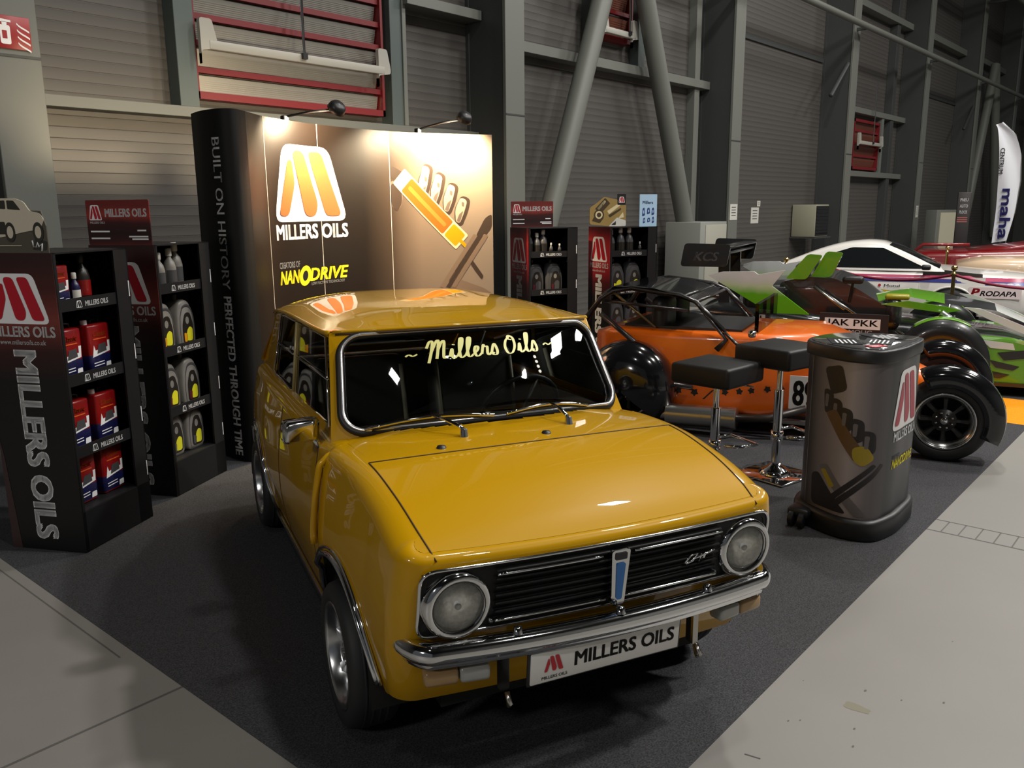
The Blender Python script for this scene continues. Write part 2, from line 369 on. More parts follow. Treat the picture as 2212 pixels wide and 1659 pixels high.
# louvred smoke vents
REDF = mat('red_window_frame', rgb=(112, 22, 26), rough=.45)
SLAT = mat('louvre_slat', lin=(.40, .39, .36), rough=.35, metal=.6)
def louvre(n, x0, x1, z0, z1, rows, bar_z, rod_x, dim=False):
    t = bpy.data.objects.new('window_%d' % n, None); COL.objects.link(t); t['kind'] = 'structure'; t.location = (x0, Y0, z0); w = x1-x0; h = z1-z0
    m = MB(); f = .07
    for c, d in (((w/2, -.06, f/2), (w, .2, f)), ((w/2, -.06, h-f/2), (w, .2, f)), ((f/4, -.06, h/2), (f/2, .2, h)), ((w-f/4, -.06, h/2), (f/2, .2, h))): m.box(c, d, REDF)
    m.box((w/2, .03, h/2), (w, .02, h), mat('vent_shadow', lin=(.06, .02, .02)))
    m.build('window_frame', t)
    ph = h/rows
    for k in range(rows):
        s_ = MB(); zc = ph*(k+.5)
        T = MX.Translation((w/2, -.05, zc)) @ MX.Rotation(R(14), 4, 'X')
        SL = mat('dull_red_slat', rgb=(112, 66, 52), rough=.45) if dim else SLAT
        s_.box((0, 0, .02), (w-.10, .02, ph*.74), SL, T=T)
        for q in range(9): s_.box((0, -.012, -ph*.33+q*ph*.075), (w-.10, .006, .006), SL, T=T)
        s_.build('slat', t)
        r_ = MB(); r_.box((w/2, -.10, zc-ph*.5+.03), (w-.06, .06, .058), REDF); r_.build('slat_rail', t)
    b = MB(); zb = bar_z-z0; GREYL = mat('pale_bar_paint', rgb=(160, 158, 150), rough=.45); b.box((w/2, -.26, zb), (w-.2, .07, .09), GREYL, bev=.01)
    for x in (.1, w-.1): b.prism(rpoly([(-.09, -.06), (.09, -.03), (.09, .03), (.04, .24), (-.09, .24), (-.09, -.2)], .03), .05, GREYL, T=frame((x, -.24, zb), (1, 0, 0), (0, 0, 1)))
    b.build('window_bar', t)
    r = MB(); r.cyl((rod_x-x0, -.30, zb), (rod_x-x0, -.30, h+1), .018, CHROME, n=8); r.box((rod_x-x0, -.30, zb+.02), (.06, .06, .06), BLACK)
    r.build('actuator_rod', t)
louvre(1, 4.58, 7.02, 2.84, 5.1, 9, 3.34, 5.78)
louvre(2, 22.95, 24.9, 2.68, 3.95, 4, 3.35, 24.0, True)
louvre(3, 11.35, 12.4, 4.35, 6.4, 5, 4.45, 12.1, True)
# ------------------------------------------------------------------ the yellow saloon car
PAINT = mat('mustard_paint', lin=(.49, .262, .001), rough=.36, coat=1.0, coat_r=.02, spec=.12)
PAINT.node_tree.nodes['Principled BSDF'].inputs['Coat IOR'].default_value = 1.36
SEAM = mat('panel_gap', lin=(.05, .022, .002), rough=.7)
CAR = thing('yellow_car', 'mustard yellow two-door saloon car with a chrome front bumper', 'car')
CAR.matrix_world = MX(((-0.42111, 0.90696, 0.00947, 2.23433), (-0.90697, -0.42117, 0.00528, 1.87427), (0.00878, -0.00636, 0.99994, 0.0095), (0, 0, 0, 1)))
def uf(z): return ip(z, [(.18, .40), (.27, .468), (.36, .525), (.46, .565), (.56, .592), (.66, .612), (.74, .624), (.80, .627)])
def ur(z): return ip(z, [(.18, -2.36), (.3, -2.43), (.5, -2.47), (.7, -2.47), (.9, -2.42)])
def Wd(u, z):
    b = ip(z, [(.15, .600), (.20, .632), (.28, .658), (.38, .678), (.48, .691), (.58, .693), (.70, .683), (.80, .667), (.90, .65)])
    if u > -.27 and z > .3: b += .020*min(1, (u+.27)/.02)*max(0, min(1, (.30-u)/.45))*min(1, (z-.3)/.15)*max(0, min(1, (.93-z)/.1))
    return b+ip(u, [(-2.6, -.06), (-2.2, -.025), (-1.6, 0), (-.2, 0), (.3, -.008), (.65, -.03)])
def Tz(u, v):
    c = ip(u, [(-.45, .968), (-.1, .951), (.1, .937), (.3, .902), (.5, .838), (.58, .800), (.615, .778), (.63, .762)])
    d = ip(u, [(-.36, .064), (-.2, .042), (.05, .024), (.3, .018), (.6, .008)])
    return c-d*min(1.3, (v/.6)**2)
def bow(v): return -.032*(v/.6)**2
def nose_u(v, z):
    """front face of the nose"""
    W = Wd(.55, z); r = .085; av = abs(v)
    if av <= W-r: return uf(z)+bow(av)
    k = min(1, (av-(W-r))/r); return uf(z)+bow(W-r)-r*(1-math.sqrt(max(0, 1-k*k)))
NR, NC, NS, NQ, NF = 6, 6, 190, 10, 16
def outline(z):
    """half outline (v>=0) from the rear centre to the front centre: (u, v, nu, nv, zone)"""
    P = []; rr = .17; U = ur(z); Wr = Wd(U+rr, z)
    for i in range(NR): P.append((U+.03*(1-((i/NR)**2))*0, (Wr-rr)*i/NR, -1, 0, 'r'))
    for i in range(NC):
        a = pi/2*i/NC; P.append((U+rr-rr*math.cos(a), Wr-rr+rr*math.sin(a), -math.cos(a), math.sin(a), 'r'))
    r = .085; Wf = Wd(.5, z); uc = uf(z)+bow(Wf-r)-r
    for i in range(NS+1):
        u = U+rr+(uc-U-rr)*i/NS; P.append((u, Wd(u, z)+(Wf-Wd(uc, z))*max(0, (u-.2)/(uc-.2)), 0, 1, 's'))
    for i in range(1, NQ):
        a = pi/2*i/NQ; P.append((uc+r*math.sin(a), Wf-r+r*math.cos(a), math.sin(a), math.cos(a), 'c'))
    for i in range(NF+1):
        v = (Wf-r)*(1-i/NF); P.append((uf(z)+bow(v), v, 1, 0, 'f'))
    return P
J, K, S_ = 30, 7, 12
O0 = outline(.5); NT = len(O0)
def col_spec(t):
    u, v, nu, nv, zn = O0[t]
    f = max(0.0, min(1.0, nu)) if zn in 'cf' else 0
    inset = .085*(1-f)+.030*f; rise = .058*(1-f)+.026*f
    if zn == 'r': inset = .085; rise = .07
    zb = .188
    if u > .2: zb = ip(u, [(.2, .195), (.4, .262), (.55, .285)])
    if zn in 'cf': zb = .285
    if u < -1.75: zb = ip(u, [(-2.4, .30), (-1.75, .188)])
    if zn == 'r': zb = .30
    return inset, rise, zb
def top_of(u, v):
    if u < -.36: return .905+.012*max(0, min(1, (-.36-u)/.3))*0
    return Tz(u, v)
cols = []
for t in range(NT):
    ins, rise, zb = col_spec(t)
    def at(z): return outline_cache(z)[t]
    cols.append([ins, rise, zb])
_oc = {}
def outline_cache(z):
    k = round(z, 4)
    if k not in _oc: _oc[k] = outline(k)
    return _oc[k]
GR = []          # GR[t] = list of points, rows 0..J side, J+1..J+K roll, then fill
for t in range(NT):
    ins, rise, zb = cols[t]
    u5, v5 = O0[t][:2]; nu, nv, zn = O0[t][2:]
    bu, bv = u5-nu*ins, max(0, v5-nv*ins)
    zt = top_of(bu, bv)-rise
    q = outline_cache(zt)[t]; bu, bv = q[0]-q[2]*ins, max(0, q[1]-q[3]*ins); zt = top_of(bu, bv)-rise
    c = []
    for j in range(J+1):
        z = zb+(zt-zb)*j/J; q = outline_cache(z)[t]; c.append(V((q[0], q[1], z)))
    q = outline_cache(zt)[t]
    for k in range(1, K+1):
        a = pi/2*k/K; ii = ins*(1-math.cos(a)); c.append(V((q[0]-q[2]*ii, max(0, q[1]-q[3]*ii), zt+rise*math.sin(a))))
    GR.append(c)
ARCH = [(0.0, .25, .335), (-2.036, .25, .335)]
def seam_v(u): return ip(u, [(.05, .588), (.3, .578), (.5, .566), (.60, .552), (.64, .548)])
def rear_u(v): return .098-.052*(v/.59)**2
def is_bonnet(c, row): return row >= J and c.x > rear_u(abs(c.y)) and abs(c.y) < seam_v(c.x) and c.x > .45
body = MB(); bonnet = MB()
for sg in (1, -1):
    idx = {}
    for t in range(NT):
        for j, p in enumerate(GR[t]):
            q = V((p.x, p.y*sg, p.z))
            if j <= J and O0[t][4] in 'sc':
                for cu, cz, r in ARCH:
                    d = V((q.x-cu, q.z-cz)); L = d.length
                    if L < r and L > r-.034:
                        d *= r/L; q.x = cu+d.x; q.z = cz+d.y
            idx[(t, j)] = q
    for t in range(NT-1):
        n = min(len(GR[t]), len(GR[t+1]))
        for j in range(n-1):
            f = [idx[(t, j)], idx[(t+1, j)], idx[(t+1, j+1)], idx[(t, j+1)]]
            c = sum(f, V((0, 0, 0)))/4
            if O0[t][4] in 'sc' and j < J and any(max(math.hypot(p.x-cu, p.z-cz) for p in f) < r+.0005 for cu, cz, r in ARCH): continue
            tgt = bonnet if is_bonnet(c, j) else body
            tgt.add(f, [[0, 1, 2, 3] if sg > 0 else [3, 2, 1, 0]], PAINT, True)
# top skin between the rolled shoulders: bonnet and cowl
_sb = sorted([(GR[t][-1].x, GR[t][-1].y) for t in range(NT) if O0[t][4] in 'sc' and GR[t][-1].x > -.7])
_fb = sorted([(GR[t][-1].y, GR[t][-1].x) for t in range(NT) if O0[t][4] == 'f'])
def lin(x, P):
    if x <= P[0][0]: return P[0][1]
    for (a, b), (c, d) in zip(P[:-1], P[1:]):
        if x <= c: return b+(d-b)*(x-a)/(c-a) if c > a else b
    return P[-1][1]
def top_pt(p, q):
    u0 = -.42
    v = q*.58; u1 = lin(abs(v), _fb)
    for _ in range(3):
        u = u0+(lin(abs(v), _fb)-u0)*p; v = q*lin(u, _sb)
    return V((u, v, Tz(u, v)))
NU, NV = 80, 48
_tp = [[top_pt(i/NU, -1+2*j/NV) for j in range(NV+1)] for i in range(NU+1)]
for i in range(NU):
    for j in range(NV):
        f = [_tp[i][j], _tp[i+1][j], _tp[i+1][j+1], _tp[i][j+1]]; c = sum(f, V((0, 0, 0)))/4
        if c.x < -.135-.215*(c.y/.625)**2-.035: continue
        (bonnet if c.x > rear_u(abs(c.y)) and abs(c.y) < seam_v(c.x) else body).add(f, [[0, 1, 2, 3]], PAINT, True)
# --- windscreen panel surface
def Pf(a, b):
    bot = V((-.135-.215*a*a, .625*a, .950-.060*a*a)); top = V((-.425-.130*a*a-.02*a**4, .566*a, 1.293-.020*a*a))
    p = bot.lerp(top, b); n = V((.75, 0, .62)); return p+n*.012*math.sin(pi*max(0, min(1, b)))
def Pr(a, b):
    bot = V((-2.40+.10*a*a, .60*a, .915)); top = V((-2.02+.08*a*a, .550*a, 1.225-.035*a*a)); return bot.lerp(top, b)
AW, BW = .60, .43
def rr_ab(a1, b0, b1, r, n=10, flip=0):
    return [(x/AW, y/BW) for x, y in rrect(-a1*AW, b0*BW, a1*AW, b1*BW, r, n)]
def ring_patch(mb, Pfn, outer, inner, rows, m, off=0):
    rg = []
    for k in range(rows+1):
        s = k/rows; rg.append([Pfn(o[0]+(i[0]-o[0])*s, o[1]+(i[1]-o[1])*s) for o, i in zip(outer, inner)])
    mb.rings(rg, m)
win_in = rr_ab(.945, .055, .945, .085); win_out = rr_ab(1.0, -.04, 1.0, .012)
ring_patch(body, Pf, win_out, win_in, 3, PAINT)
rw_in = rr_ab(.80, .14, .86, .06); rw_out = rr_ab(1.0, -.03, 1.0, .012)
ring_patch(body, Pr, rw_out, rw_in, 3, PAINT)
# --- roof
def roof_zc(u): return ip(u, [(-2.12, 1.215), (-2.0, 1.272), (-1.8, 1.322), (-1.4, 1.352), (-1.0, 1.350), (-.7, 1.332), (-.5, 1.306), (-.40, 1.285)])
def roof_edge(u): return ip(u, [(-2.1, 1.185), (-1.8, 1.248), (-1.3, 1.272), (-.9, 1.276), (-.55, 1.270)])
def gut_v(u): return ip(u, [(-2.1, .548), (-1.6, .572), (-.9, .580), (-.57, .562)])
def roofP(a, s):
    """a -1..1 across, s 0 (front) .. 1 (rear)"""
    f = Pf(a, 1.0); u = f.x+(-2.02+.08*a*a-f.x)*s
    v = a*(gut_v(u)); zc = roof_zc(u); ze = roof_edge(u)
    z = ze+(zc-ze)*(1-abs(a)**3.5)
    w = max(0, 1-s/.10); z = z*(1-w*w)+(f.z+.004)*w*w
    return V((u, v, z))
NA, NB = 28, 30
roof = MB(); vs = [roofP(-1+2*i/NA, j/NB) for j in range(NB+1) for i in range(NA+1)]
roof.add(vs, [[j*(NA+1)+i, j*(NA+1)+i+1, (j+1)*(NA+1)+i+1, (j+1)*(NA+1)+i] for j in range(NB) for i in range(NA)], PAINT, True)
roof.tube([roofP((-1+2*i/NA)*.985, 0)+V((.004, 0, -.004)) for i in range(NA+1)], .007, PAINT, n=8)
roof.tube([roofP((-1+2*i/NA)*.97, 0)+V((.008, 0, -.013)) for i in range(NA+1)], .006, SEAM, n=6)
for sg in (-1, 1): roof.tube([roofP(sg, j/NB)+V((0, sg*.004, -.006)) for j in range(NB+1)], .009, PAINT, n=8)
roof.build('roof', CAR)
# --- side pillars and rails
def Ps(u, d, sg):
    z0 = .898; zt = roof_edge(u)-.004; v0 = .612-.03*max(0, (-1.7-u)/.6); v1 = gut_v(u)-.002
    return V((u, sg*(v0+(v1-v0)*d), z0+(zt-z0)*d))
def strip_side(mb, e0, e1, sg, m, n=8, thick=0):
    vs = []
    for k in range(n+1):
        t = k/n; a = e0[0]+(e0[1]-e0[0])*t, e0[2]+(e0[3]-e0[2])*t; b = e1[0]+(e1[1]-e1[0])*t, e1[2]+(e1[3]-e1[2])*t
        vs += [Ps(a[0], a[1], sg), Ps(b[0], b[1], sg)]
    mb.add(vs, [[2*k, 2*k+1, 2*k+3, 2*k+2] for k in range(n)], m, True)
panes = []
CREAM = mat('pillar_trim', rgb=(176, 160, 112), rough=.35, metal=.3)
for sg in (-1, 1):
    b0, b1 = .10, .955
    strip_side(body, (-.35, -.574, 0, 1), (-.405, -.615, 0, 1), sg, PAINT)
    strip_side(body, (-.40, -2.26, 0, 0), (-.405, -2.26, b0, b0), sg, PAINT, 20)
    strip_side(body, (-.60, -2.05, b1, b1), (-.58, -2.05, 1, 1), sg, PAINT, 20)
    strip_side(body, (-1.70, -1.62, b0, b1), (-2.32, -1.95, 0, 1), sg, PAINT)
    strip_side(body, (-1.15, -1.13, b0, b1), (-1.19, -1.17, b0, b1), sg, CREAM)
    g1 = MB(); strip_side(g1, (-.41, -.61, b0, b1), (-1.15, -1.13, b0, b1), sg, GLASS); g1.build('door_window', CAR)
    g2 = MB(); strip_side(g2, (-1.19, -1.17, b0, b1), (-1.70, -1.62, b0, b1), sg, GLASS); g2.build('quarter_window', CAR)
    tr = MB(); off = V((0, sg*.006, 0))
    def sp(pts, r, m=CHROME): tr.tube([Ps(u, d, sg)+off for u, d in pts], r, m, n=6)
    sp([(-1.17, b0), (-1.15, b1)], .008, CREAM); sp([(-1.22, b0), (-1.645, b0+.0), (-1.70, b0+.05), (-1.62, b1-.03), (-1.58, b1), (-1.2, b1)], .005)
    sp([(-.43, b0), (-.62, b1)], .005); sp([(-.62, b1), (-1.12, b1)], .004)
    sp([(-.52, .55), (-1.14, .55)], .006, CHROME); sp([(-1.2, .55), (-1.66, .55)], .006, CHROME)
    tr.build('window_trim', CAR)
# --- wing flange and body seams
for sg in (-1, 1):
    pts = []
    for k in range(14):
        z = .56+(.90-.56)*k/13; u = -.245-.09*max(0, (z-.80)/.1)**1.5*0; v = Wd(u, z) if z < .84 else Wd(u, .84)-.085*(1-math.cos(min(pi/2, (z-.84)/.06*pi/2)))
        pts.append((u, sg*(v+.002), z))
    body.tube([V(q)+V((0, sg*.012, 0)) for q in pts], .013, PAINT, n=10, ry=.013)
    body.tube([(-.43, sg*(Wd(-.43, z)+.0), z) for z in [.26+.60*k/10 for k in range(11)]], .003, SEAM, n=6)
    body.tube([(-1.22, sg*(Wd(-1.22, z)), z) for z in [.26+.60*k/10 for k in range(11)]], .003, SEAM, n=6)
    body.tube([(u, sg*Wd(u, .262), .262) for u in [-.43-.79*k/8 for k in range(9)]], .003, SEAM, n=6)
bs = []
for k in range(21): u = .05+(.60-.05)*k/20; bs.append(u)
for sg in (-1, 1):
    pts = [(u, sg*seam_v(u), Tz(u, seam_v(u))+.0005) for u in bs]+[(nose_u(.548, .752)-.012, sg*.548, .772), (nose_u(.548, .74)+.001, sg*.548, .755)]
    body.tube(pts, .0028, SEAM, n=6)
body.tube([(rear_u(v), v, Tz(rear_u(v), v)+.0005) for v in [-.588+1.176*k/24 for k in range(25)]], .0026, SEAM, n=6)
# floor pan and dark wheel wells
UNDER = mat('underbody', lin=(.008, .008, .008), rough=.9)
body.box((-.95, 0, .24), (2.7, .96, .06), UNDER); body.box((.14, 0, .46), (.52, .84, .24), UNDER); body.box((-2.05, 0, .42), (.5, .86, .3), UNDER)
body.box((-.95, 0, .27), (1.5, 1.24, .05), UNDER)
for cu, cz, r in ARCH:
    for sg in (-1, 1):
        T = MX.Translation((cu, sg*.43, cz)) @ MX.Rotation(-sg*pi/2, 4, 'X')
        body.lathe([(.001, 0), (r+.004, 0), (r+.004, .255)], UNDER, 28, T, a0=(pi if sg > 0 else 0)-.1, a1=(2*pi if sg > 0 else pi)+.1)
body.build('body', CAR, merge=.0004)
bonnet.build('bonnet', CAR, merge=.0004)
# --- windscreen glass with seal and lettering
g = MB(); rows = 7
ctr = (0, .5); rg = [[Pf(i[0]+(ctr[0]-i[0])*k/rows, i[1]+(ctr[1]-i[1])*k/rows) for i in win_in] for k in range(rows)]
g.rings(rg, GLASS, cap1=True); ws = g.build('windscreen', CAR)
nW = V((.74, 0, .67))
g = MB(); g.tube([Pf(*i)+nW*.003 for i in win_in], .016, mat('black_rubber_seal', lin=(.006, .006, .006), rough=.5), n=8, closed=True); g.build('rubber_seal', ws)
g = MB(); g.tube([Pf(*i)+nW*.016 for i in rr_ab(.938, .062, .938, .082)], .0065, mat('bright_trim', lin=(.82, .82, .82), rough=.25, metal=.85), n=8, closed=True); g.build('chrome_trim', ws)
# brush script on the screen, drawn stroke by stroke
GOLD = mat('pale_gold_script', rgb=(226, 222, 140), rough=.4)
scr = {
 '~': ([[(0, .30), (.12, .38), (.25, .30), (.40, .38)]], .5),
 'M': ([[(.0, .62), (.12, .95), (.22, .92), (.16, .4), (.06, -.12)], [(.16, .4), (.36, .95), (.44, .95), (.40, .5), (.34, .06)], [(.40, .5), (.56, .92), (.64, .9), (.60, .4), (.60, .08), (.74, .12)]], .80),
 'i': ([[(0, .1), (.10, .50), (.10, .10), (.16, .02), (.26, .12)], [(.16, .68), (.17, .72)]], .28),
 'l': ([[(0, .08), (.18, .60), (.24, .98), (.15, .98), (.09, .5), (.10, .08), (.18, .02), (.28, .12)]], .29),
 'e': ([[(0, .12), (.16, .30), (.20, .48), (.11, .52), (.05, .28), (.10, .03), (.20, .03), (.30, .14)]], .31),
 'r': ([[(0, .1), (.10, .56), (.13, .46), (.24, .46), (.22, .12), (.28, .03), (.36, .14)]], .37),
 's': ([[(0, .1), (.15, .58), (.24, .25), (.20, .02), (.06, .03), (.10, .14)]], .34),
 'O': ([[(.30, .92), (.10, .70), (.02, .35), (.10, .03), (.28, .05), (.42, .4), (.40, .80), (.24, .95), (.20, .78), (.34, .70)]], .54),
 ' ': ([], .22)}
def spline(P, n=6):
    P = [V((*q, 0)) for q in P]; P = [2*P[0]-P[1]]+P+[2*P[-1]-P[-2]]; o = []
    for i in range(1, len(P)-2):
        for k in range(n):
            t = k/n; a, b, c, d = P[i-1:i+3]; o.append(.5*((2*b)+(c-a)*t+(2*a-5*b+4*c-d)*t*t+(3*b-a-3*c+d)*t**3))
    return o+[P[-2]]
word = '~ Millers Oils ~'; tot = sum(scr[c][1] for c in word)
A0, A1, B0, BH = -.56, .52, .64, .20
g = MB(); x = 0
for c in word:
    st, w = scr[c]
    for line in st:
        sp_ = spline(line); out = []; N = len(sp_)
        for side in (1, -1):
            rng = range(N) if side > 0 else range(N-1, -1, -1)
            for i in rng:
                tg = sp_[min(i+1, N-1)]-sp_[max(i-1, 0)]; tg.normalize() if tg.length else None
                wd_ = .024+.030*abs(tg.y)**2
                nn = V((-tg.y, tg.x, 0))*wd_*side; q = sp_[i]+nn
                out.append(q)
        pts = [Pf(A0+(A1-A0)*(x+q.x+.10*q.y)/tot, B0+BH*q.y+.02*(x/tot))+nW*.004 for q in out]
        n2 = N
        g.add(pts, [[i, i+1, 2*n2-2-i, 2*n2-1-i] for i in range(n2-1)], GOLD)
    x += w
for k in range(4): g.prism([(.012*math.cos(t), .012*math.sin(t)) for t in [2*pi*j/8 for j in range(8)]], 0, mat('bead_white', lin=(.7, .7, .62), rough=.5), fn=lambda q, k=k: Pf(.325+q.x, .60-.05*k+q.y*1.4)+nW*.003)
g.build('script_lettering', ws)
# rear glass
g = MB(); rg = [[Pr(i[0]*(1-k/5), i[1]+(.5-i[1])*k/5) for i in rw_in] for k in range(5)]; g.rings(rg, GLASS, cap1=True); g.build('rear_window', CAR)
# wipers
for a0, a1, pv in ((-.10, -.83, -.215), (.60, -.02, .205)):
    g = MB(); p0 = V((-.06, pv, .966)); e = pv/.62
    g.cyl((p0.x+.010, pv, .935), p0+V((.006, 0, .004)), .017, CHROME, r2=.013, n=12)
    am = (a0+a1)/2; mid = Pf(am, .105)+nW*.034
    g.tube([p0, p0.lerp(mid, .12)+V((0, 0, .006)), p0.lerp(mid, .6)+nW*.012, mid], [.009, .008, .006, .005], CHROME, n=6)
    g.tube([Pf(a0+(a1-a0)*k/8, .062+.045*math.sin(pi*k/8))+nW*.024 for k in range(9)], .006, CHROME, n=6)
    g.tube([Pf(a0+(a1-a0)*k/8, .052+.045*math.sin(pi*k/8))+nW*.014 for k in range(9)], .004, BLACK, n=5)
    g.build('wiper', CAR)
for v in (-.33, .07): g = MB(); g.lathe([(.001, .006), (.014, .004), (.018, -.004)], BLACK, 12, MX.Translation((.03, v, Tz(.03, v)+.003))); g.build('washer_jet', CAR)
# --- nose: grille panel, bars, lamps
def NP(v, z, o=0.0):
    return V((nose_u(v, z)+o, v, z))
gl = MB(); GB = mat('grille_black', lin=(.005, .005, .005), rough=.55, spec=.3)
o_ = rpoly([(-.607, .548), (.607, .548), (.600, .758), (-.600, .758)], .045, 6)
def dense2(poly, step=.03):
    out = []
    for i in range(len(poly)):
        a = V((*poly[i], 0)); b = V((*poly[(i+1) % len(poly)], 0)); n = max(1, int((b-a).length/step))
        out += [((a+(b-a)*k/n).x, (a+(b-a)*k/n).y) for k in range(n)]
    return out
o_ = dense2(o_); gl.rings([[NP(v, z, .010) for v, z in o_], [NP(v*.97, .653+(z-.653)*.9, .010) for v, z in o_]], GB)
NVv, NZz = 44, 8
gl.add([NP(-.595+1.19*i/NVv, .556+.195*j/NZz, .009) for j in range(NZz+1) for i in range(NVv+1)], [[j*(NVv+1)+i, j*(NVv+1)+i+1, (j+1)*(NVv+1)+i+1, (j+1)*(NVv+1)+i] for j in range(NZz) for i in range(NVv)], GB, True)
gr = gl.build('grille', CAR)
gl = MB(); gl.tube([NP(v, z, .012) for v, z in o_], .0055, CHROME, n=8, closed=True); gl.build('grille_surround', gr)
gl = MB()
for k in range(7):
    z = .578+.158*k/6; gl.tube([NP(-.385+.77*i/24, z, .020) for i in range(25)], .0075, GB, n=6, ry=.004)
gl.build('grille_bars', gr)
gl = MB()
for z in (.577, .728):
    for a, b in ((-.385, -.055 if z > .6 else -.03), (.055 if z > .6 else .03, .385)): gl.tube([NP(a+(b-a)*i/12, z, .028) for i in range(13)], .0045, CHROME, n=6)
gl.build('grille_strips', gr)
gl = MB(); BLUE = mat('badge_blue', rgb=(60, 110, 170), rough=.2, metal=.5)
T = frame(NP(0, .652, .026), (0, 1, 0), (.10, 0, 1))
gl.prism(rpoly([(-.030, .092), (.034, .092), (.024, -.088), (.002, -.094), (-.020, -.088)], .010), .016, CHROME, T); gl.prism(rpoly([(-.012, .05), (.018, .05), (.012, -.07), (-.006, -.07)], .006), .004, BLUE, T, z0=.016)
gl.prism(rrect(-.018, .062, .022, .084, .004), .003, BLACK, T, z0=.016); gl.build('badge', gr)
gl = MB(); T = frame(NP(.30, .655, .030), (0, 1, 0), (.1, 0, 1))
gl.tube([T @ V(q) for q in ((-.05, -.012, 0), (-.03, .012, 0), (-.005, .014, 0), (-.02, -.008, 0), (-.045, -.014, 0))], .004, CHROME, n=6); gl.tube([T @ V(q) for q in ((-.02, -.002, 0), (.01, .004, 0), (.035, .010, 0), (.06, .018, 0))], .004, CHROME, n=6); gl.tube([T @ V(q) for q in ((.012, .012, 0), (.006, -.012, 0), (.022, -.004, 0), (.028, .014, 0))], .004, CHROME, n=6)
gl.build('script_badge', gr)
LENS = glass_mat('lamp_lens', (.95, .95, .93), 1.5, .03); REFL = mat('lamp_reflector', lin=(.80, .80, .77), rough=.38, metal=.35, noise=(70, .15), bump=.6)
for sg in (-1, 1):
    v0, z0 = sg*.497, .648
    T = frame(NP(v0, z0, .000), (0, 1, 0), (.07, 0, 1)) @ MX.Translation((0, 0, 0))
    h = MB(); h.lathe([(.074, .030), (.080, .040), (.092, .040), (.101, .024), (.104, .004), (.103, -.01)], CHROME, 40, T); hp = h.build('headlamp', CAR); hp['label'] = 'chrome ringed round headlamp'
    h = MB(); h.lathe([(.001, .012), (.03, .013), (.055, .018), (.078, .031)], REFL, 32, T); h.cyl(T @ V((0, 0, .012)), T @ V((0, 0, .03)), .010, WHITE, n=10); h.build('reflector', hp)
    h = MB(); h.lathe([(.001, .058), (.025, .056), (.05, .049), (.070, .038), (.079, .030)], LENS, 36, T)
    h.build('lens', hp)
    h = MB(); h.lathe([(.0795, .030), (.081, .040), (.077, .038)], BLACK, 36, T); h.build('lamp_gasket', hp)
for v, z in ((-.392, .575), (.392, .575)):
    g = MB(); g.lathe([(.001, .012), (.008, .008), (.010, -.005)], CHROME, 10, frame(NP(v, z, .014), (0, 1, 0), (0, 0, 1))); g.build('grille_screw', gr)
# --- bumper
g = MB(); path = []
for k in range(41):
    a = -1+2*k/40; v = .575*a
    u = .655-.055*(abs(v)/.6)**2
    path.append((u, v, V((1, .18*a, 0))))
extra = []
for k in range(1, 7):
    t = pi/2*k/6*.95; extra.append((path[-1][0]-.085*(1-math.cos(t))-.02*t, .575+.05*math.sin(t), V((math.cos(t), math.sin(t), 0))))
full = [(u, -v, V((n.x, -n.y, 0))) for u, v, n in extra[::-1]]+path+extra
prof = [(-.015, -.036), (.004, -.038), (.012, -.032), (.014, -.022), (.020, -.012)]+[(.006+.030*math.cos(a), .012+.030*math.sin(a)) for a in [R(-50)+R(160)*k/10 for k in range(11)]]+[(-.018, .038), (-.016, .0)]
g.rings([[V((u, v, .505))+n.normalized()*p+V((0, 0, q)) for p, q in prof] for u, v, n in full], CHROME, cap0=True, cap1=True)
bp = g.build('front_bumper', CAR)
for v in (-.33, 0, .33): g = MB(); g.lathe([(.001, .022), (.012, .018), (.016, .0)], CHROME, 12, MX.Translation((.665-.017*abs(v)/.33, v, .545))); g.build('bumper_bolt', bp)
IND = mat('indicator_lens', rgb=(150, 122, 84), rough=.15); INW = mat('side_lamp_lens', rgb=(150, 150, 144), rough=.15)
for sg in (-1, 1):
    g = MB(); T = MX.Translation((.585, sg*.50, .432)) @ MX.Rotation(sg*.16, 4, 'Z')
    g.box((0, sg*.042, 0), (.06, .10, .05), IND, .012, T=T); g.box((0, -sg*.055, 0), (.06, .09, .05), INW, .012, T=T); g.build('indicator_lamp', CAR)
for v in (-.345, .33):
    g = MB(); g.box((.575, v, .40), (.03, .035, .13), UNDER, .01); g.tube([(.60, v+.0, .338), (.622, v+.002, .31), (.60, v+.008, .29), (.58, v+.01, .325)], .008, STEEL, n=6)
    if v > 0: g.box((.596, .325, .40), (.012, .02, .12), STEEL)
    g.build('bumper_bracket', CAR)
# --- number plate
g = MB(); PLT = mat('plate_white', lin=(.70, .69, .66), rough=.35)
T = frame((.640, -.028, .416), (-.02, 1, 0), (.10, 0, 1))
g.box((0, 0, -.006), (.540, .118, .010), BLACK, .004, T=T); g.box((0, 0, .0), (.524, .104, .008), PLT, .004, T=T)
g.text('MILLERS OILS', (-.115, -.017, .355, .046), INK, T, bold=.035, z0=.0046)
emblem(g, -.222, -.020, .072, .060, T, z0=.0046, back=False); g.text('MILLERS OILS', (-.225, -.040, .085, .010), INK, T, bold=.02, z0=.0046)
g.build('number_plate', CAR)
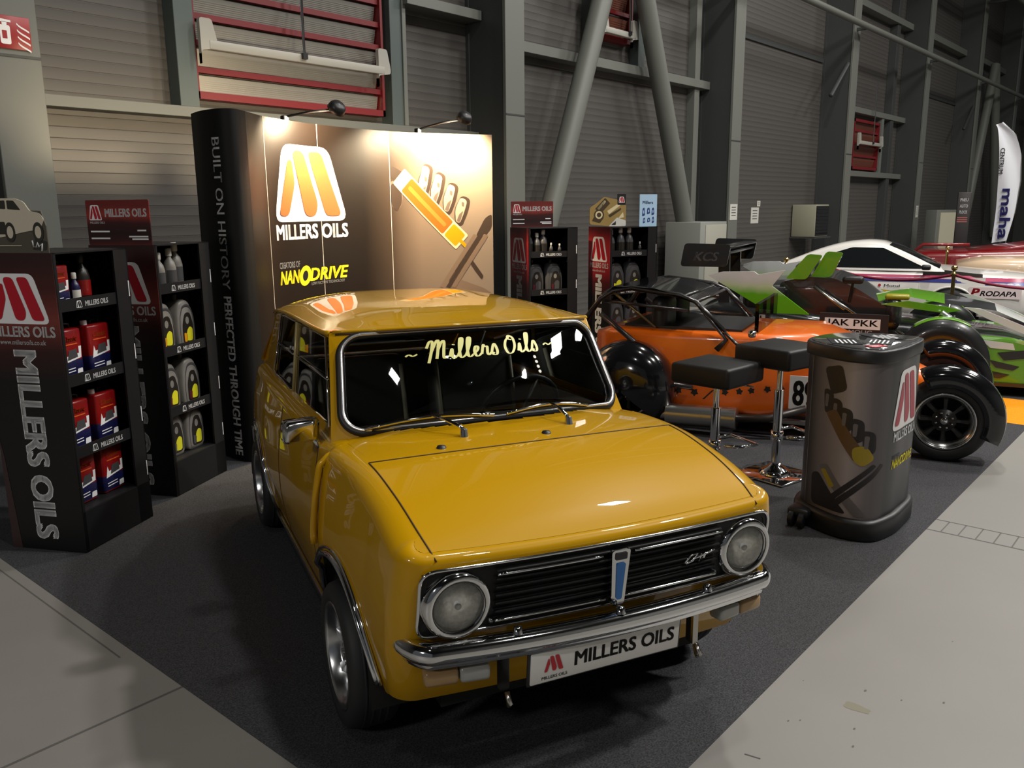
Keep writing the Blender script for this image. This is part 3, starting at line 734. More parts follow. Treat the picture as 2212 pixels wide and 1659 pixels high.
# --- wheel arch trims and sills
for sg in (-1, 1):
    for cu, cz, r in ARCH:
        g = MB(); a0, a1 = (R(9), R(166)) if cu == 0 else (R(-5), R(185))
        for dr, rad in ((.004, .012), (.026, .006)):
            pts = []
            for k in range(37):
                a = a0+(a1-a0)*k/36; u = cu+(r+dr)*math.cos(a); z = cz+(r+dr)*math.sin(a)
                v = Wd(u, z) if u < .45 else Wd(u, z)-.0
                uu = min(u, uf(z)-.05); pts.append((u, sg*(v+(.008 if dr < .01 else .004)), z))
            g.tube(pts, rad, CHROME, n=8)
        g.build('arch_trim', CAR)
    g = MB(); pts = [(-.36-1.32*k/10, sg*(Wd(-.5, .20)+.012), .196) for k in range(11)]
    g.tube(pts, .010, mat('sill_trim', lin=(.5, .46, .36), rough=.25, metal=1), n=6, ry=.018); g.build('sill_trim', CAR)
# --- door mirror
g = MB(); T = frame((-.42, -.722, .937), (-.15, 1, 0), (0, .06, 1))
g.box((0, 0, 0), (.135, .088, .03), CHROME, .014, T=T)
g.rings([[T @ V((x*s, y*s, -zz)) for x, y in rrect(-.066, -.042, .066, .042, .016)] for s, zz in ((1, 0), (.97, .03))], CHROME, cap1=True)
g.rings([[T @ V((x*s+dx, y*s, zz)) for x, y in rrect(-.066, -.042, .066, .042, .016)] for s, zz, dx in ((1.0, .0, 0), (.99, .02, 0), (.80, .036, -.012), (.72, .038, -.016))], CHROME, cap1=True)
mr = g.build('door_mirror', CAR); mr['label'] = 'rectangular chrome door mirror'
g = MB(); g.tube([(-.42, -.675, .905), (-.43, -.655, .872), (-.445, -.638, .845)], [.012, .012, .016], CHROME, n=8); g.build('mirror_stalk', mr)
g = MB(); g.box((-.95, -.688, .80), (.11, .016, .022), CHROME, .006); g.build('door_handle', CAR); g = MB(); g.box((-.95, .688, .80), (.11, .016, .022), CHROME, .006); g.build('door_handle', CAR)
# --- wheels
ALU = mat('alloy', lin=(.62, .63, .64), rough=.22, metal=1)
def wheel(mb_t, mb_r, c, sg, lip=None, rt=.250, rr=.178, w=.165, spokes=8, rim=ALU, dark=None, dish=.05):
    T = MX.Translation(c) @ MX.Rotation(-sg*pi/2, 4, 'X')   # local +z = outboard
    h = w/2
    mb_t.lathe([(rr, -h*.9), (rr+.02, -h), (rt-.022, -h), (rt-.006, -h*.82), (rt, -h*.5), (rt, h*.5), (rt-.006, h*.82), (rt-.022, h), (rr+.02, h*1.02), (rr+.004, h*.92), (rr, h*.8)], RUBBER, 44, T)
    for q in (-.45, -.15, .15, .45): mb_t.lathe([(rt-.004, h*q-.006), (rt+.0006, h*q-.005), (rt+.0006, h*q+.005), (rt-.004, h*q+.006)], RUBBER, 44, T)
    mb_r.lathe([(rr+.004, h*.90), (rr+.006, h*.97), (rr-.006, h*.98), (rr-.016, h*.86), (rr-.022, h*.3), (rr-.030, -h*.8)], rim, 44, T)
    mb_r.lathe([(.001, h*.62), (.030, h*.60), (.034, h*.50), (.075, h*.46), (.080, h*.36)], dark or rim, 28, T)
    mb_r.lathe([(.001, -h*.5), (rr-.02, -h*.5)], UNDER, 28, T)
    if lip: mb_r.lathe([(rr-.002, h*.97), (rr-.012, h*.9), (rr-lip, h*.55), (rr-lip-.004, h*.2)], rim, 44, T)
    for k in range(spokes):
        a = 2*pi*k/spokes; Tk = T @ MX.Rotation(a, 4, 'Z')
        mb_r.rings([[Tk @ V((x, y*s, z)) for y, z in ((-.021, h*.30+q), (-.012, h*.46+q), (.012, h*.46+q), (.021, h*.30+q))] for x, s, q in ((.055, .85, 0), (.10, .8, -.004), (rr-.02, 1.25, .004))], dark or rim, smooth=False, cap1=True)
        mb_r.cyl(Tk @ V((.050, .02, h*.44)), Tk @ V((.050, .02, h*.56)), .008, CHROME, n=6)
    mb_r.cyl(T @ V((0, 0, h*.6)), T @ V((0, 0, h*.72)), .024, CHROME, n=12)
for cu in (0.0, -2.036):
    for sg in (-1, 1):
        a = MB(); b = MB(); wheel(a, b, (cu, sg*(.638 if cu == 0 else .612), .2455-.00878*cu+.00636*sg*.63), sg)
        t = a.build('wheel', CAR); t['label'] = 'black tyre with silver alloy rim'; b.build('rim', t)
# --- interior
SEATM = mat('seat_vinyl', lin=(.030, .027, .022), rough=.5); PIP = mat('seat_piping', lin=(.30, .27, .20), rough=.5)
for v in (-.28, .30):
    g = MB(); T = MX.Translation((-1.02, v, .50)); g.box((0, 0, 0), (.48, .46, .14), SEATM, .05, 3, T=T)
    T2 = MX.Translation((-1.26, v, .78)) @ MX.Rotation(R(-14), 4, 'Y'); g.box((0, 0, 0), (.12, .46, .56), SEATM, .05, 3, T=T2)
    for y in (-.20, .20): g.tube([T2 @ V((.055, y, -.24)), T2 @ V((.062, y, 0)), T2 @ V((.055, y, .22))], .012, PIP, n=6)
    g.build('seat', CAR)
g = MB(); g.box((-1.95, 0, .72), (.14, 1.1, .5), SEATM, .05, 3); g.box((-1.75, 0, .48), (.45, 1.1, .14), SEATM, .05, 3); g.build('rear_seat', CAR)
g = MB(); g.box((-.46, 0, .855), (.30, 1.12, .06), SEATM, .02); g.box((-.52, 0, .74), (.10, 1.1, .22), SEATM, .02); g.build('dashboard', CAR)
g = MB(); T = MX.Translation((-.70, .30, .86)) @ MX.Rotation(R(-62), 4, 'Y'); g.tube([T @ V((.185*math.cos(a), .185*math.sin(a), 0)) for a in [2*pi*k/28 for k in range(28)]], .011, BLACK, n=8, closed=True)
for a in (0.3, pi-.3, -pi/2): g.tube([T @ V((0, 0, -.03)), T @ V((.18*math.cos(a), .18*math.sin(a), 0))], .008, STEEL, n=6)
g.build('steering_wheel', CAR)
g = MB(); T = frame((-.50, .03, 1.185), (.0, 1, 0), (.2, 0, 1)); g.box((0, 0, 0), (.22, .055, .02), mat('mirror_gold_reflection', lin=(.16, .15, .08), rough=.3, metal=.6), .01, T=T); g.cyl((-.49, .03, 1.2), (-.44, .03, 1.26), .006, CHROME, n=6); g.build('interior_mirror', CAR)  # gold reflection put into the mirror's base colour
# ------------------------------------------------------------------ cardboard display stands
DW, DD, DH = .55, .45, 1.55
GRADP = ramp_mat('red_black_print', 'Z', [(0, (12, 11, 12)), (.60, (14, 12, 12)), (.70, (52, 20, 18)), (.80, (120, 52, 44)), (.90, (70, 26, 22)), (1, (44, 20, 18))], coord='Object', scale=1/1.55, warp=.05)
HEADP = ramp_mat('red_header_print', 'Z', [(0, (120, 40, 34)), (.18, (60, 20, 18)), (.35, (36, 14, 13)), (.6, (60, 20, 18)), (.78, (150, 48, 38)), (1, (110, 34, 28))], coord='Object', scale=1/.26, off=-1.55/.26, warp=.06)
BROWNP = mat('brown_print', rgb=(78, 72, 62), rough=.5)
TINR = mat('tin_red', rgb=(134, 15, 17), rough=.3, coat=.3); TINB = mat('tin_blue', rgb=(22, 24, 66), rough=.3, coat=.3); ORG = mat('orange_print', rgb=(214, 98, 40), rough=.4)
SILV = mat('silver_plastic', rgb=(122, 119, 113), rough=.4); SILD = mat('dark_grey_plastic', rgb=(70, 70, 72), rough=.35); LABD = mat('dark_label', rgb=(34, 30, 26), rough=.35); LIME = mat('lime_label', rgb=(210, 206, 40), rough=.4); AMB = mat('amber_label', rgb=(220, 150, 20), rough=.4); MAROON = mat('maroon_label', rgb=(86, 24, 34), rough=.4); CREAMC = mat('white_plastic', rgb=(206, 204, 196), rough=.35)
SHELF_Z = [1.275, .895, .52, .22]
LAMPLITP = ramp_mat('lamplit_red_black_print', 'Z', [(0, (12, 11, 12)), (.55, (16, 12, 12)), (.66, (70, 18, 20)), (.80, (176, 34, 44)), (.92, (190, 44, 46)), (1, (90, 20, 22))], coord='Object', scale=1/1.55, warp=.06)  # lamplight painted into this brighter copy of the stand print
def stand(label, loc, ang, header):
    t = thing('display_stand', label, 'display stand', (loc[0], loc[1], .003), R(ang), 'cardboard oil display stands')
    b = MB()
    b.box((DW/2, DD-.004, DH/2), (DW, .008, DH), CARD); b.box((DW-.004, DD/2, DH/2), (.008, DD, DH), CARD); b.box((.006, DD/2, DH/2), (.008, DD, DH), CARD)
    b.box((DW/2, DD/2, DH-.004), (DW, DD, .008), CARD); b.box((DW/2, DD/2, .11), (DW-.01, DD-.012, .22), CARD)
    b.box((DW/2, .004, .11), (DW, .008, .215), CARD); b.box((.012, .006, DH/2), (.024, .012, DH), CARD); b.box((DW-.055, .006, DH/2), (.11, .012, DH), CARD)
    for z in (.30, .62, .98, 1.33): b.box((DW-.012, -.0012, z), (.006, .002, .085), WHITE)
    b.build('carcass', t)
    T = frame((-.0005, DD, 0), (0, -1, 0), (0, 0, 1)); p = MB()
    p.box((.0, DD/2, DH/2), (.004, DD, DH), GRADP if header in ('car', 'side') else LAMPLITP)
    T = frame((-.003, DD, 0), (0, -1, 0), (0, 0, 1))
    p.prism([(.0, .0), (.06, .0), (.02, .5), (.0, .62)], 0, mat('print_streak', rgb=(58, 40, 38), rough=.5), T, z0=.0002)
    p.build('side_panel', t)
    p = MB(); emblem(p, .055, 1.20, .34, .25, T, z0=.0004)
    p.text('MILLERS OILS', (.045, 1.135, .375, .052), WHITE, T, z0=.0006); p.text('www.millersoils.co.uk', (.09, 1.095, .27, .024), WHITE, T, bold=.01, z0=.0006)
    Tv = frame((-.003, DD-.165, 1.06), (0, 0, -1), (0, -1, 0)); p.text('MILLERS OILS', (0, 0, .99, .125), WHITE, Tv, bold=.055, z0=.0006)
    p.build('panel_lettering', t)
    for z in SHELF_Z[:3]:
        s = MB(); s.box((DW/2-.045, DD/2, z-.006), (DW-.12, DD-.02, .010), CARD); s.box((DW/2-.045, .010, z+.012), (DW-.10, .006, .062), CARD)
        Tl = frame((0, .0065, z), (1, 0, 0), (0, 0, 1)); emblem(s, .135, -.008, .042, .036, Tl, z0=.0006, red=CARD); s.text('MILLERS OILS', (.20, -.004, .17, .026), WHITE, Tl, bold=.03, z0=.0006)
        s.build('shelf', t)
    h = MB()
    if header == 'side': Th = frame((.004, DD-.01, 1.55), (0, -1, 0), (0, 0, 1)); wd = .43
    elif header == 'car': Th = frame((.004, DD-.01, 1.55), (0, -1, 0), (0, 0, 1)); wd = .43
    else: Th = frame((.0, DD-.02, 1.55), (1, 0, 0), (0, 0, 1)); wd = .48
    if header in ('side', 'front'):
        h.prism(rrect(0, 0, wd, .262, .008), .006, HEADP, Th)
        emblem(h, .02*wd/.43, .145, .085, .088, Th, z0=.0066); h.text('MILLERS OILS', (.13, .165, wd-.15, .045), WHITE, Th, bold=.04, z0=.0068); h.text('MILLERS OILS', (.022, .125, .10, .012), WHITE, Th, z0=.0068)
        for x, z, w in ((.02, .075, .13), (.02, .035, .13), (wd-.09, .08, .06), (wd-.15, .045, .13), (wd-.13, .03, .11)): h.prism([(x, z), (x+w, z), (x+w, z+.009), (x, z+.009)], 0, WHITE, Th, z0=.0068)
    elif header == 'car':
        h.prism([(0, 0), (wd, 0), (wd, .13), (wd-.02, .20), (0, .22)], .006, BROWNP, Th)
        CB = mat('sepia_print', rgb=(196, 188, 168), rough=.5); CK = mat('sepia_dark', rgb=(44, 42, 36), rough=.5)
        h.prism(rpoly([(.0, .085), (.17, .075), (.30, .10), (.40, .115), (.425, .16), (.405, .19), (.35, .20), (.32, .245), (.27, .262), (.16, .262), (.11, .215), (0, .195)], .015), .004, CB, Th, z0=.0046)
        for pl in ([(.13, .215), (.17, .25), (.215, .252), (.215, .21)], [(.225, .21), (.225, .252), (.265, .25), (.30, .205)], [(.0, .12), (.13, .115), (.13, .15), (.0, .155)], [(.15, .09), (.21, .09), (.2, .15), (.16, .15)]): h.prism(rpoly(pl, .006), 0, CK, Th, z0=.0092)
        for x in (.225, .385): h.prism([(x+.030*math.cos(a), .10+.048*math.sin(a)) for a in [2*pi*k/18 for k in range(18)]], 0, CK, Th, z0=.0094); h.prism([(x+.018*math.cos(a), .10+.030*math.sin(a)) for a in [2*pi*k/18 for k in range(18)]], 0, CB, Th, z0=.0098)
        h.prism(rpoly([(.34, .015), (.42, .012), (.43, .055), (.36, .07)], .01), 0, CK, Th, z0=.0066)
        h.tube([Th @ V(q) for q in ((.345, .06, .008), (.35, .03, .008), (.365, .028, .008), (.375, .05, .008), (.38, .03, .008), (.40, .045, .008), (.395, .01, .008))], .004, WHITE, n=5)
        h.tube([Th @ V(q) for q in ((.0, .045, .007), (.06, .05, .007), (.08, .035, .007), (.28, .035, .007))], .0025, CB, n=5)
    if header != 'none': h.build('header_card', t)
    return t
D1 = ((1.66, 4.38), 28.0); D2 = ((2.41, 4.85), 27.0); D3 = ((6.50, 5.39), -26.0); D4 = ((7.09, 4.815), -26.0)
stand('black display stand of red oil tins with an old car picture on top', *D1, 'car')
stand('black display stand of silver jugs between the tin stand and the curved backdrop', *D2, 'side')
stand('display stand with a red topped header card just right of the curved backdrop', *D3, 'front')
d4 = stand('display stand carrying an engine picture and a pale blue poster behind the orange car', *D4, 'none')
# engine cut-out on the fourth stand
h = MB(); T = frame((-.01, DD-.03, 1.55), (1, 0, 0), (0, 0, 1)) @ MX.Diagonal((1.2, 1.12, 1, 1)); BR = mat('brass_print', rgb=(150, 124, 70), rough=.5); BRD = mat('dark_brass_print', rgb=(66, 52, 30), rough=.5); BRL = mat('light_brass_print', rgb=(214, 198, 156), rough=.5)
h.prism(rpoly([(.0, .02), (.20, .0), (.36, 0), (.36, .26), (.29, .24), (.14, .27), (.08, .22), (0, .17)], .02), .006, BR, T)
for pl, m in (([(.05, .16), (.15, .26), (.20, .21), (.11, .12)], BRD), ([(.07, .165), (.145, .24), (.16, .225), (.09, .15)], BRL), ([(.17, .14), (.30, .22), (.30, .19), (.19, .11)], BRL), ([(.18, .10), (.31, .17), (.31, .15), (.20, .08)], BRD), ([(.02, .05), (.06, .12), (.14, .08), (.10, .03)], BRD), ([(.19, 0), (.36, 0), (.36, .05), (.27, .08)], CREAMC), ([(.21, .01), (.26, .01), (.26, .05)], BLACK), ([(.28, .07), (.33, .13), (.34, .08)], BRL)): h.prism(rpoly(pl, .008), 0, m, T, z0=.0066)
for r, m in ((.050, BRD), (.036, BRL), (.022, BRD)): h.prism([(.09+r*math.cos(a), .105+r*math.sin(a)) for a in [2*pi*k/20 for k in range(20)]], 0, m, T, z0=.0068+.0004*(.06-r)*10)
h.box((.315, .245, .004), (.085, .10, .006), BLACK, T=T); emblem(h, .285, .215, .06, .055, T, z0=.0086)
h.build('engine_picture', d4)
h = MB(); PB = mat('pale_blue_print', rgb=(166, 200, 226), rough=.5); DB = mat('deep_blue_print', rgb=(40, 62, 124), rough=.5); T = frame((.345, .025, 1.55), (1, 0, 0), (0, 0, 1))
h.prism(rrect(0, 0, .205, .32, .006), .006, PB, T); h.text('Millers', (.035, .225, .12, .03), DB, T, bold=.03, z0=.0066)
rs = random.Random(5)
for k, (x, y, w, hh) in enumerate(((.03, .10, .035, .09), (.085, .12, .04, .07), (.14, .11, .035, .08), (.04, .03, .03, .06), (.09, .04, .04, .05), (.145, .03, .03, .07))): h.prism(rpoly([(x, y), (x+w, y+.01), (x+w*.8, y+hh), (x+.005, y+hh*.9)], .012), 0, DB, T, z0=.0066); h.prism(rpoly([(x+w*.35, y+hh*.3), (x+w*.7, y+hh*.35), (x+w*.6, y+hh*.7), (x+w*.35, y+hh*.65)], .006), 0, PB, T, z0=.0072)
h.build('blue_poster', d4)

def place(mesh_fn, name, label, cat, D, x, y, z, group, rz=0.0, s=1.0):
    c, sn = math.cos(R(D[1])), math.sin(R(D[1]))
    t = thing(name, label, cat, (D[0][0]+c*x-sn*y, D[0][1]+sn*x+c*y, z+.003), R(D[1])+rz, group); t.scale = (s, s, s); mesh_fn(t); return t
_proto = {}
def cached(key, build):
    def fn(t):
        if key not in _proto: _proto[key] = build(t)
        else:
            for src in _proto[key]:
                o = src.copy(); COL.objects.link(o); o.parent = t
    return fn
def tin_parts(t):
    o = []; b = MB(); b.box((0, 0, .13), (.17, .10, .26), TINR, .012); b.box((0, 0, .055), (.171, .101, .105), TINB, .012); o.append(b.build('tin_body', t))
    l = MB(); T = frame((0, -.051, 0), (1, 0, 0), (0, 0, 1))
    l.prism([(-.065, .085), (.07, .105), (.075, .165), (.055, .165), (.055, .13), (-.04, .12), (-.05, .15)], 0, WHITE, T, z0=.0004); l.prism([(-.03, .10), (.045, .11), (.04, .155), (-.015, .15)], 0, SILD, T, z0=.0008)
    l.text('Classic', (-.05, .195, .10, .028), ORG, T, shear=.3, z0=.0006); l.prism([(-.05, .178), (.05, .178), (.05, .184), (-.05, .184)], 0, ORG, T, z0=.0006)
    for z in (.035, .05): l.prism([(-.06, z), (.02, z+.004), (.02, z+.009), (-.06, z+.005)], 0, WHITE, T, z0=.0008)
    l.prism(rpoly([(.03, .018), (.07, .02), (.07, .05), (.035, .048)], .005), 0, WHITE, T, z0=.0008); o.append(l.build('tin_label', t))
    c = MB(); c.cyl((-.05, 0, .258), (-.05, 0, .283), .018, WHITE, n=12); o.append(c.build('cap', t))
    g = MB(); g.tube([(.0, 0, .26), (.0, 0, .278), (.03, 0, .284), (.06, 0, .278), (.06, 0, .26)], .006, BLACK, n=6); o.append(g.build('carry_handle', t)); return o
JUG = rpoly([(-.088, 0), (.088, 0), (.092, .12), (.085, .21), (.050, .285), (.0, .305), (-.050, .295), (-.085, .22), (-.092, .12)], .03)
def jug_parts(lab, blob, body=None):
    def f(t):
        o = []; b = MB()
        b.rings([[V((x*s, y, z*(1-(1-s)*.4)+.006*(1-s))) for x, z in JUG] for y, s in ((-.058, .86), (-.050, .95), (-.034, 1), (.034, 1), (.05, .95), (.058, .86))], body or SILV, cap0=True, cap1=True); b.rings([[V((.012+x*s, -.0575-q, z*s+.015)) for x, z in JUG[::-1]] for s, q in ((.86, -.004), (.84, .001), (.78, .001), (.76, -.004))], SILD); o.append(b.build('jug_body', t))
        l = MB(); T = frame((.012, -.0585, 0), (1, 0, 0), (0, 0, 1)); l.prism(rpoly([(-.050, .02), (.056, .02), (.060, .13), (.03, .215), (-.02, .215), (-.05, .14)], .028), .0015, LABD, T)
        l.prism(rpoly([(-.02, .035), (.045, .03), (.048, .11), (.02, .125), (-.01, .10)], .02), .0008, blob, T, z0=.0016); l.prism(rpoly([(-.04, .03), (-.012, .03), (-.006, .08), (-.04, .09)], .012), .0008, lab, T, z0=.0016)
        l.prism([(.0+.018*math.cos(a), .165+.024*math.sin(a)) for a in [2*pi*k/14 for k in range(14)]], .0006, SILV, T, z0=.0016); o.append(l.build('jug_label', t))
        c = MB(); c.cyl((-.02, 0, .298), (-.02, 0, .332), .021, BLACK, n=14); o.append(c.build('cap', t))
        h = MB(); h.tube([(.04, -.0, .288), (.075, 0, .262), (.094, 0, .20), (.092, 0, .14)], .014, body or SILV, n=8); o.append(h.build('jug_handle', t)); return o
    return f
def bottle_parts(bodym, capm, labm):
    def f(t):
        o = []; b = MB(); b.lathe([(.001, 0), (.030, 0), (.033, .006), (.033, .105), (.026, .135), (.013, .155), (.012, .17)], bodym, 18); o.append(b.build('bottle_body', t))
        l = MB(); l.lathe([(.0336, .03), (.0336, .095)], labm, 18, a0=pi+.2, a1=2*pi-.2); o.append(l.build('bottle_label', t))
        c = MB(); c.lathe([(.015, .165), (.016, .168), (.016, .20), (.012, .205), (.001, .205)], capm, 14); o.append(c.build('cap', t)); return o
    return f
rows = ['top', 'second', 'third', 'bottom']
for r in (1, 2, 3):
    for k, x in enumerate((.125, .345)):
        place(cached('tin', tin_parts), 'oil_tin', '%s red and blue oil tin on the %s shelf of the leftmost stand' % (('left', 'right')[k], rows[r]), 'oil tin', D1, x+.02, .13, SHELF_Z[r], 'tins on the left stand')
place(cached('tin', tin_parts), 'oil_tin', 'small red oil tin on the top shelf of the leftmost stand', 'oil tin', D1, .10, .10, SHELF_Z[0], 'tins on the left stand', s=.80)
place(cached('bb', bottle_parts(TINB, CREAMC, CREAMC)), 'bottle', 'small blue bottle with a white cap beside the small tin, left stand top shelf', 'bottle', D1, .225, .08, SHELF_Z[0], 'bottles on the left stand', s=.8)
place(cached('db', bottle_parts(LABD, BLACK, TINR)), 'bottle', 'tall dark bottle with a red label on the left stand top shelf', 'bottle', D1, .33, .12, SHELF_Z[0], 'bottles on the left stand', s=1.25)
for k, (x, y, s) in enumerate(((.05, .10, 1.0), (.13, .08, 1.1), (.235, .08, 1.2), (.335, .11, 1.35))):
    place(cached('sb', bottle_parts(SILV, CREAMC, SILD)), 'bottle', '%s silver bottle on the top shelf of the silver jug stand' % ('leftmost', 'second from left', 'third from left', 'tallest')[k], 'bottle', D2, x, y, SHELF_Z[0], 'silver bottles on the jug stand', s=s)
labs = {1: (AMB, LIME), 2: (MAROON, LIME), 3: (SILD, LIME)}
for r in (1, 2, 3):
    for k, x in enumerate((.12, .33)):
        place(cached('j%d' % r, jug_parts(*labs[r])), 'oil_jug', '%s silver oil jug with %s label, %s shelf of the jug stand' % (('left', 'right')[k], {1: 'yellow and amber', 2: 'maroon and lime', 3: 'grey and lime'}[r], rows[r]), 'oil jug', D2, x+.01, .13, SHELF_Z[r], 'silver jugs on the jug stand')
for k, (x, y, s) in enumerate(((.05, .1, 1.25), (.13, .08, 1.1), (.21, .1, 1.25), (.29, .08, .6), (.385, .08, .55))):
    place(cached('kb', bottle_parts(SILD, CREAMC, LABD)), 'bottle', '%s bottle on the top shelf of the stand right of the backdrop' % ('tall leftmost', 'tall second', 'tall third', 'short white capped', 'short rightmost')[k], 'bottle', D3, x, y, SHELF_Z[0], 'bottles on the red headed stand', s=s)
for k, x in enumerate((.12, .33)):
    place(cached('j4', jug_parts(MAROON, SILD, SILD)), 'oil_jug', '%s dark grey oil jug on the second shelf right of the backdrop' % ('left', 'right')[k], 'oil jug', D3, x, .15, SHELF_Z[1], 'dark jugs on the red headed stand')
for k, x in enumerate((.06, .17, .27, .40)):
    place(cached('kb', bottle_parts(SILD, CREAMC, LABD)), 'bottle', '%s dark bottle on the top shelf below the pale blue poster' % ('leftmost', 'second', 'third', 'small rightmost')[k], 'bottle', D4, x, .09, SHELF_Z[0], 'bottles below the blue poster', s=(1.2, 1.3, 1.3, .6)[k])
for r in (1, 2):
    for k, x in enumerate((.13, .33)):
        place(cached('j5' if r == 1 else 'j4', jug_parts(LIME, LIME, SILD) if r == 1 else None), 'oil_jug', '%s dark %s labelled jug, %s shelf of the stand behind the orange car' % (('left', 'right')[k], ('olive', 'maroon')[r-1], rows[r]), 'oil jug', D4, x, .15, SHELF_Z[r], 'dark jugs behind the orange car')

# ------------------------------------------------------------------ curved pop-up backdrop
BP = [(3.30, 5.20), (3.56, 5.38), (3.87, 5.51), (4.16, 5.60), (4.58, 5.66), (5.01, 5.66), (5.43, 5.53), (5.88, 5.30)]
def cr_dense(P, n=12):
    P = [V((*q, 0)) for q in P]; P = [2*P[0]-P[1]]+P+[2*P[-1]-P[-2]]; o = []
    for i in range(1, len(P)-2):
        for k in range(n):
            t = k/n; a, b, c, d = P[i-1:i+3]; o.append(.5*((2*b)+(c-a)*t+(2*a-5*b+4*c-d)*t*t+(3*b-a-3*c+d)*t**3))
    return o+[P[-2]]
class Curve:
    def __init__(s, pts):
        s.p = pts; s.c = [0]
        for a, b in zip(pts[:-1], pts[1:]): s.c.append(s.c[-1]+(b-a).length)
        s.L = s.c[-1]
    def at(s, x):
        i = 0
        while i < len(s.c)-2 and s.c[i+1] < x: i += 1
        a, b = s.p[i], s.p[i+1]; t = (x-s.c[i])/max(1e-9, s.c[i+1]-s.c[i]); d = (b-a).normalized()
        return a+(b-a)*t, d
BC = Curve(cr_dense(BP))
def bmap(q):
    p, d = BC.at(q[0]); n = V((d.y, -d.x, 0)); return V((p.x+n.x*q[2], p.y+n.y*q[2], q[1]))
BK = thing('popup_backdrop', 'tall curved backdrop wall with a big white emblem behind the yellow car', 'backdrop', (0, 0, 0))
PRINT = ramp_mat('brown_print_gradient', 'X', [(0, (14, 10, 7)), (.10, (30, 19, 11)), (.30, (22, 14, 9)), (.55, (28, 20, 13)), (.66, (66, 52, 40)), (.76, (120, 101, 84)), (1, (138, 120, 102))], coord='UV', rough=.38, warp=.03)
def panel(a, b, name):
    me_n = 14; g = MB(); vs = []; uv = []
    for z in (0.01, 2.40):
        for i in range(me_n+1): vs.append(bmap((a+(b-a)*i/me_n, z, 0))); uv.append(((a+(b-a)*i/me_n)/BC.L, z/2.4))
    n = me_n+1; back = [bmap((a+(b-a)*i/me_n, z, -.02)) for z in (0.01, 2.40) for i in range(n)]
    g.add(vs, [[i, i+1, n+i+1, n+i] for i in range(me_n)], PRINT, True); g.add(back, [[i, i+1, n+i+1, n+i] for i in range(me_n)], CARD, True)
    top = [vs[n+i] for i in range(n)]+[back[n+i] for i in range(n)]; g.add(top, [[i, i+1, n+i+1, n+i] for i in range(me_n)], CARD)
    for e in (0, me_n): g.add([vs[e], back[e], back[n+e], vs[n+e]], [[0, 1, 2, 3]], CARD)
    o = g.build(name, BK, flat_n=True); lay = o.data.uv_layers.new(name='UVMap'); uvs = uv+uv+[(0, 0)]*len(top)+[(0, 0)]*8
    for lp in o.data.loops: lay.data[lp.index].uv = uvs[lp.vertex_index]
    return o
for a, b in ((0, .296), (.298, .972), (.974, 1.767), (1.769, BC.L)): panel(a, b, 'graphic_panel')
g = MB(); SEAMC = mat('panel_edge', rgb=(206, 196, 180), rough=.4)
for s_ in (.297, .973, 1.768): g.add([bmap((s_-.003, .01, .0012)), bmap((s_+.003, .01, .0012)), bmap((s_+.003, 2.4, .0012)), bmap((s_-.003, 2.4, .0012))], [[0, 1, 2, 3]], SEAMC)
g.build('panel_seam', BK)
# printed picture: gloved hand with an amber sample tube
HAND = mat('glove_print', rgb=(104, 88, 76), rough=.4); HANDL = mat('glove_light_print', rgb=(168, 148, 126), rough=.4); HANDD = mat('glove_dark_print', rgb=(62, 48, 38), rough=.4); OIL = mat('amber_oil_print', rgb=(168, 92, 30), rough=.3); OILY = mat('yellow_oil_print', rgb=(196, 140, 16), rough=.3); TUBEG = mat('tube_print', rgb=(214, 190, 150), rough=.4); SMOK = mat('shade_print', rgb=(120, 98, 80), rough=.4)
g = MB()
def blob(pts, m, z, r=.05): g.prism(rpoly(pts, r), 0, m, fn=bmap, z0=z)
blob([(1.775, 2.12), (1.87, 2.08), (1.96, 2.02), (1.90, 1.98), (1.775, 2.0)], HANDD, .0015); blob([(1.775, 2.0), (1.86, 1.96), (1.90, 1.86), (1.86, 1.74), (1.775, 1.76)], SMOK, .0015)
blob([(1.775, 1.98), (1.88, 1.93), (1.885, 1.80), (1.83, 1.72), (1.775, 1.78)], HANDD, .0018)
for k, (x, y) in enumerate(((2.08, 1.98), (2.20, 1.93), (2.32, 1.86), (2.43, 1.76))):
    blob([(x+.03, y+.17-.02*k), (x+.12, y+.13-.02*k), (x+.085, y-.05), (x+.03, y-.17), (x-.035, y-.15), (x-.045, y-.02)], HANDD, .0016+.0001*k, .05); blob([(x+.02, y+.15-.02*k), (x+.085, y+.12-.02*k), (x+.05, y-.05), (x+.01, y-.14), (x-.03, y-.13), (x-.035, y-.02)], HANDL, .0020+.0001*k, .04); blob([(x+.005, y-.06), (x+.045, y-.03), (x+.01, y-.135), (x-.025, y-.125)], HAND, .0024, .015); blob([(x+.03, y+.05), (x+.055, y+.04), (x+.05, y+.0), (x+.03, y+.01)], HAND, .0024, .01)
blob([(2.749, 1.70), (2.749, 1.58), (2.62, 1.42), (2.59, 1.50), (2.68, 1.66)], HANDD, .0018, .03)
a = V((1.90, 1.99, 0)); b_ = V((2.44, 1.46, 0)); d_ = (b_-a).normalized(); n_ = V((-d_.y, d_.x, 0))
def seg(t0, t1, w, m, z): q0 = a+(b_-a)*t0; q1 = a+(b_-a)*t1; blob([(q0+n_*w).to_tuple()[:2], (q0-n_*w).to_tuple()[:2], (q1-n_*w).to_tuple()[:2], (q1+n_*w).to_tuple()[:2]], m, z, .02)
seg(-.08, 1.03, .088, TUBEG, .0026); seg(.06, .78, .076, OIL, .0030); seg(.80, 1.0, .070, OILY, .0030); seg(.10, .74, .018, mat('oil_highlight_print', rgb=(186, 118, 48), rough=.3), .0034)
seg(.98, 1.25, .016, OILY, .0028)
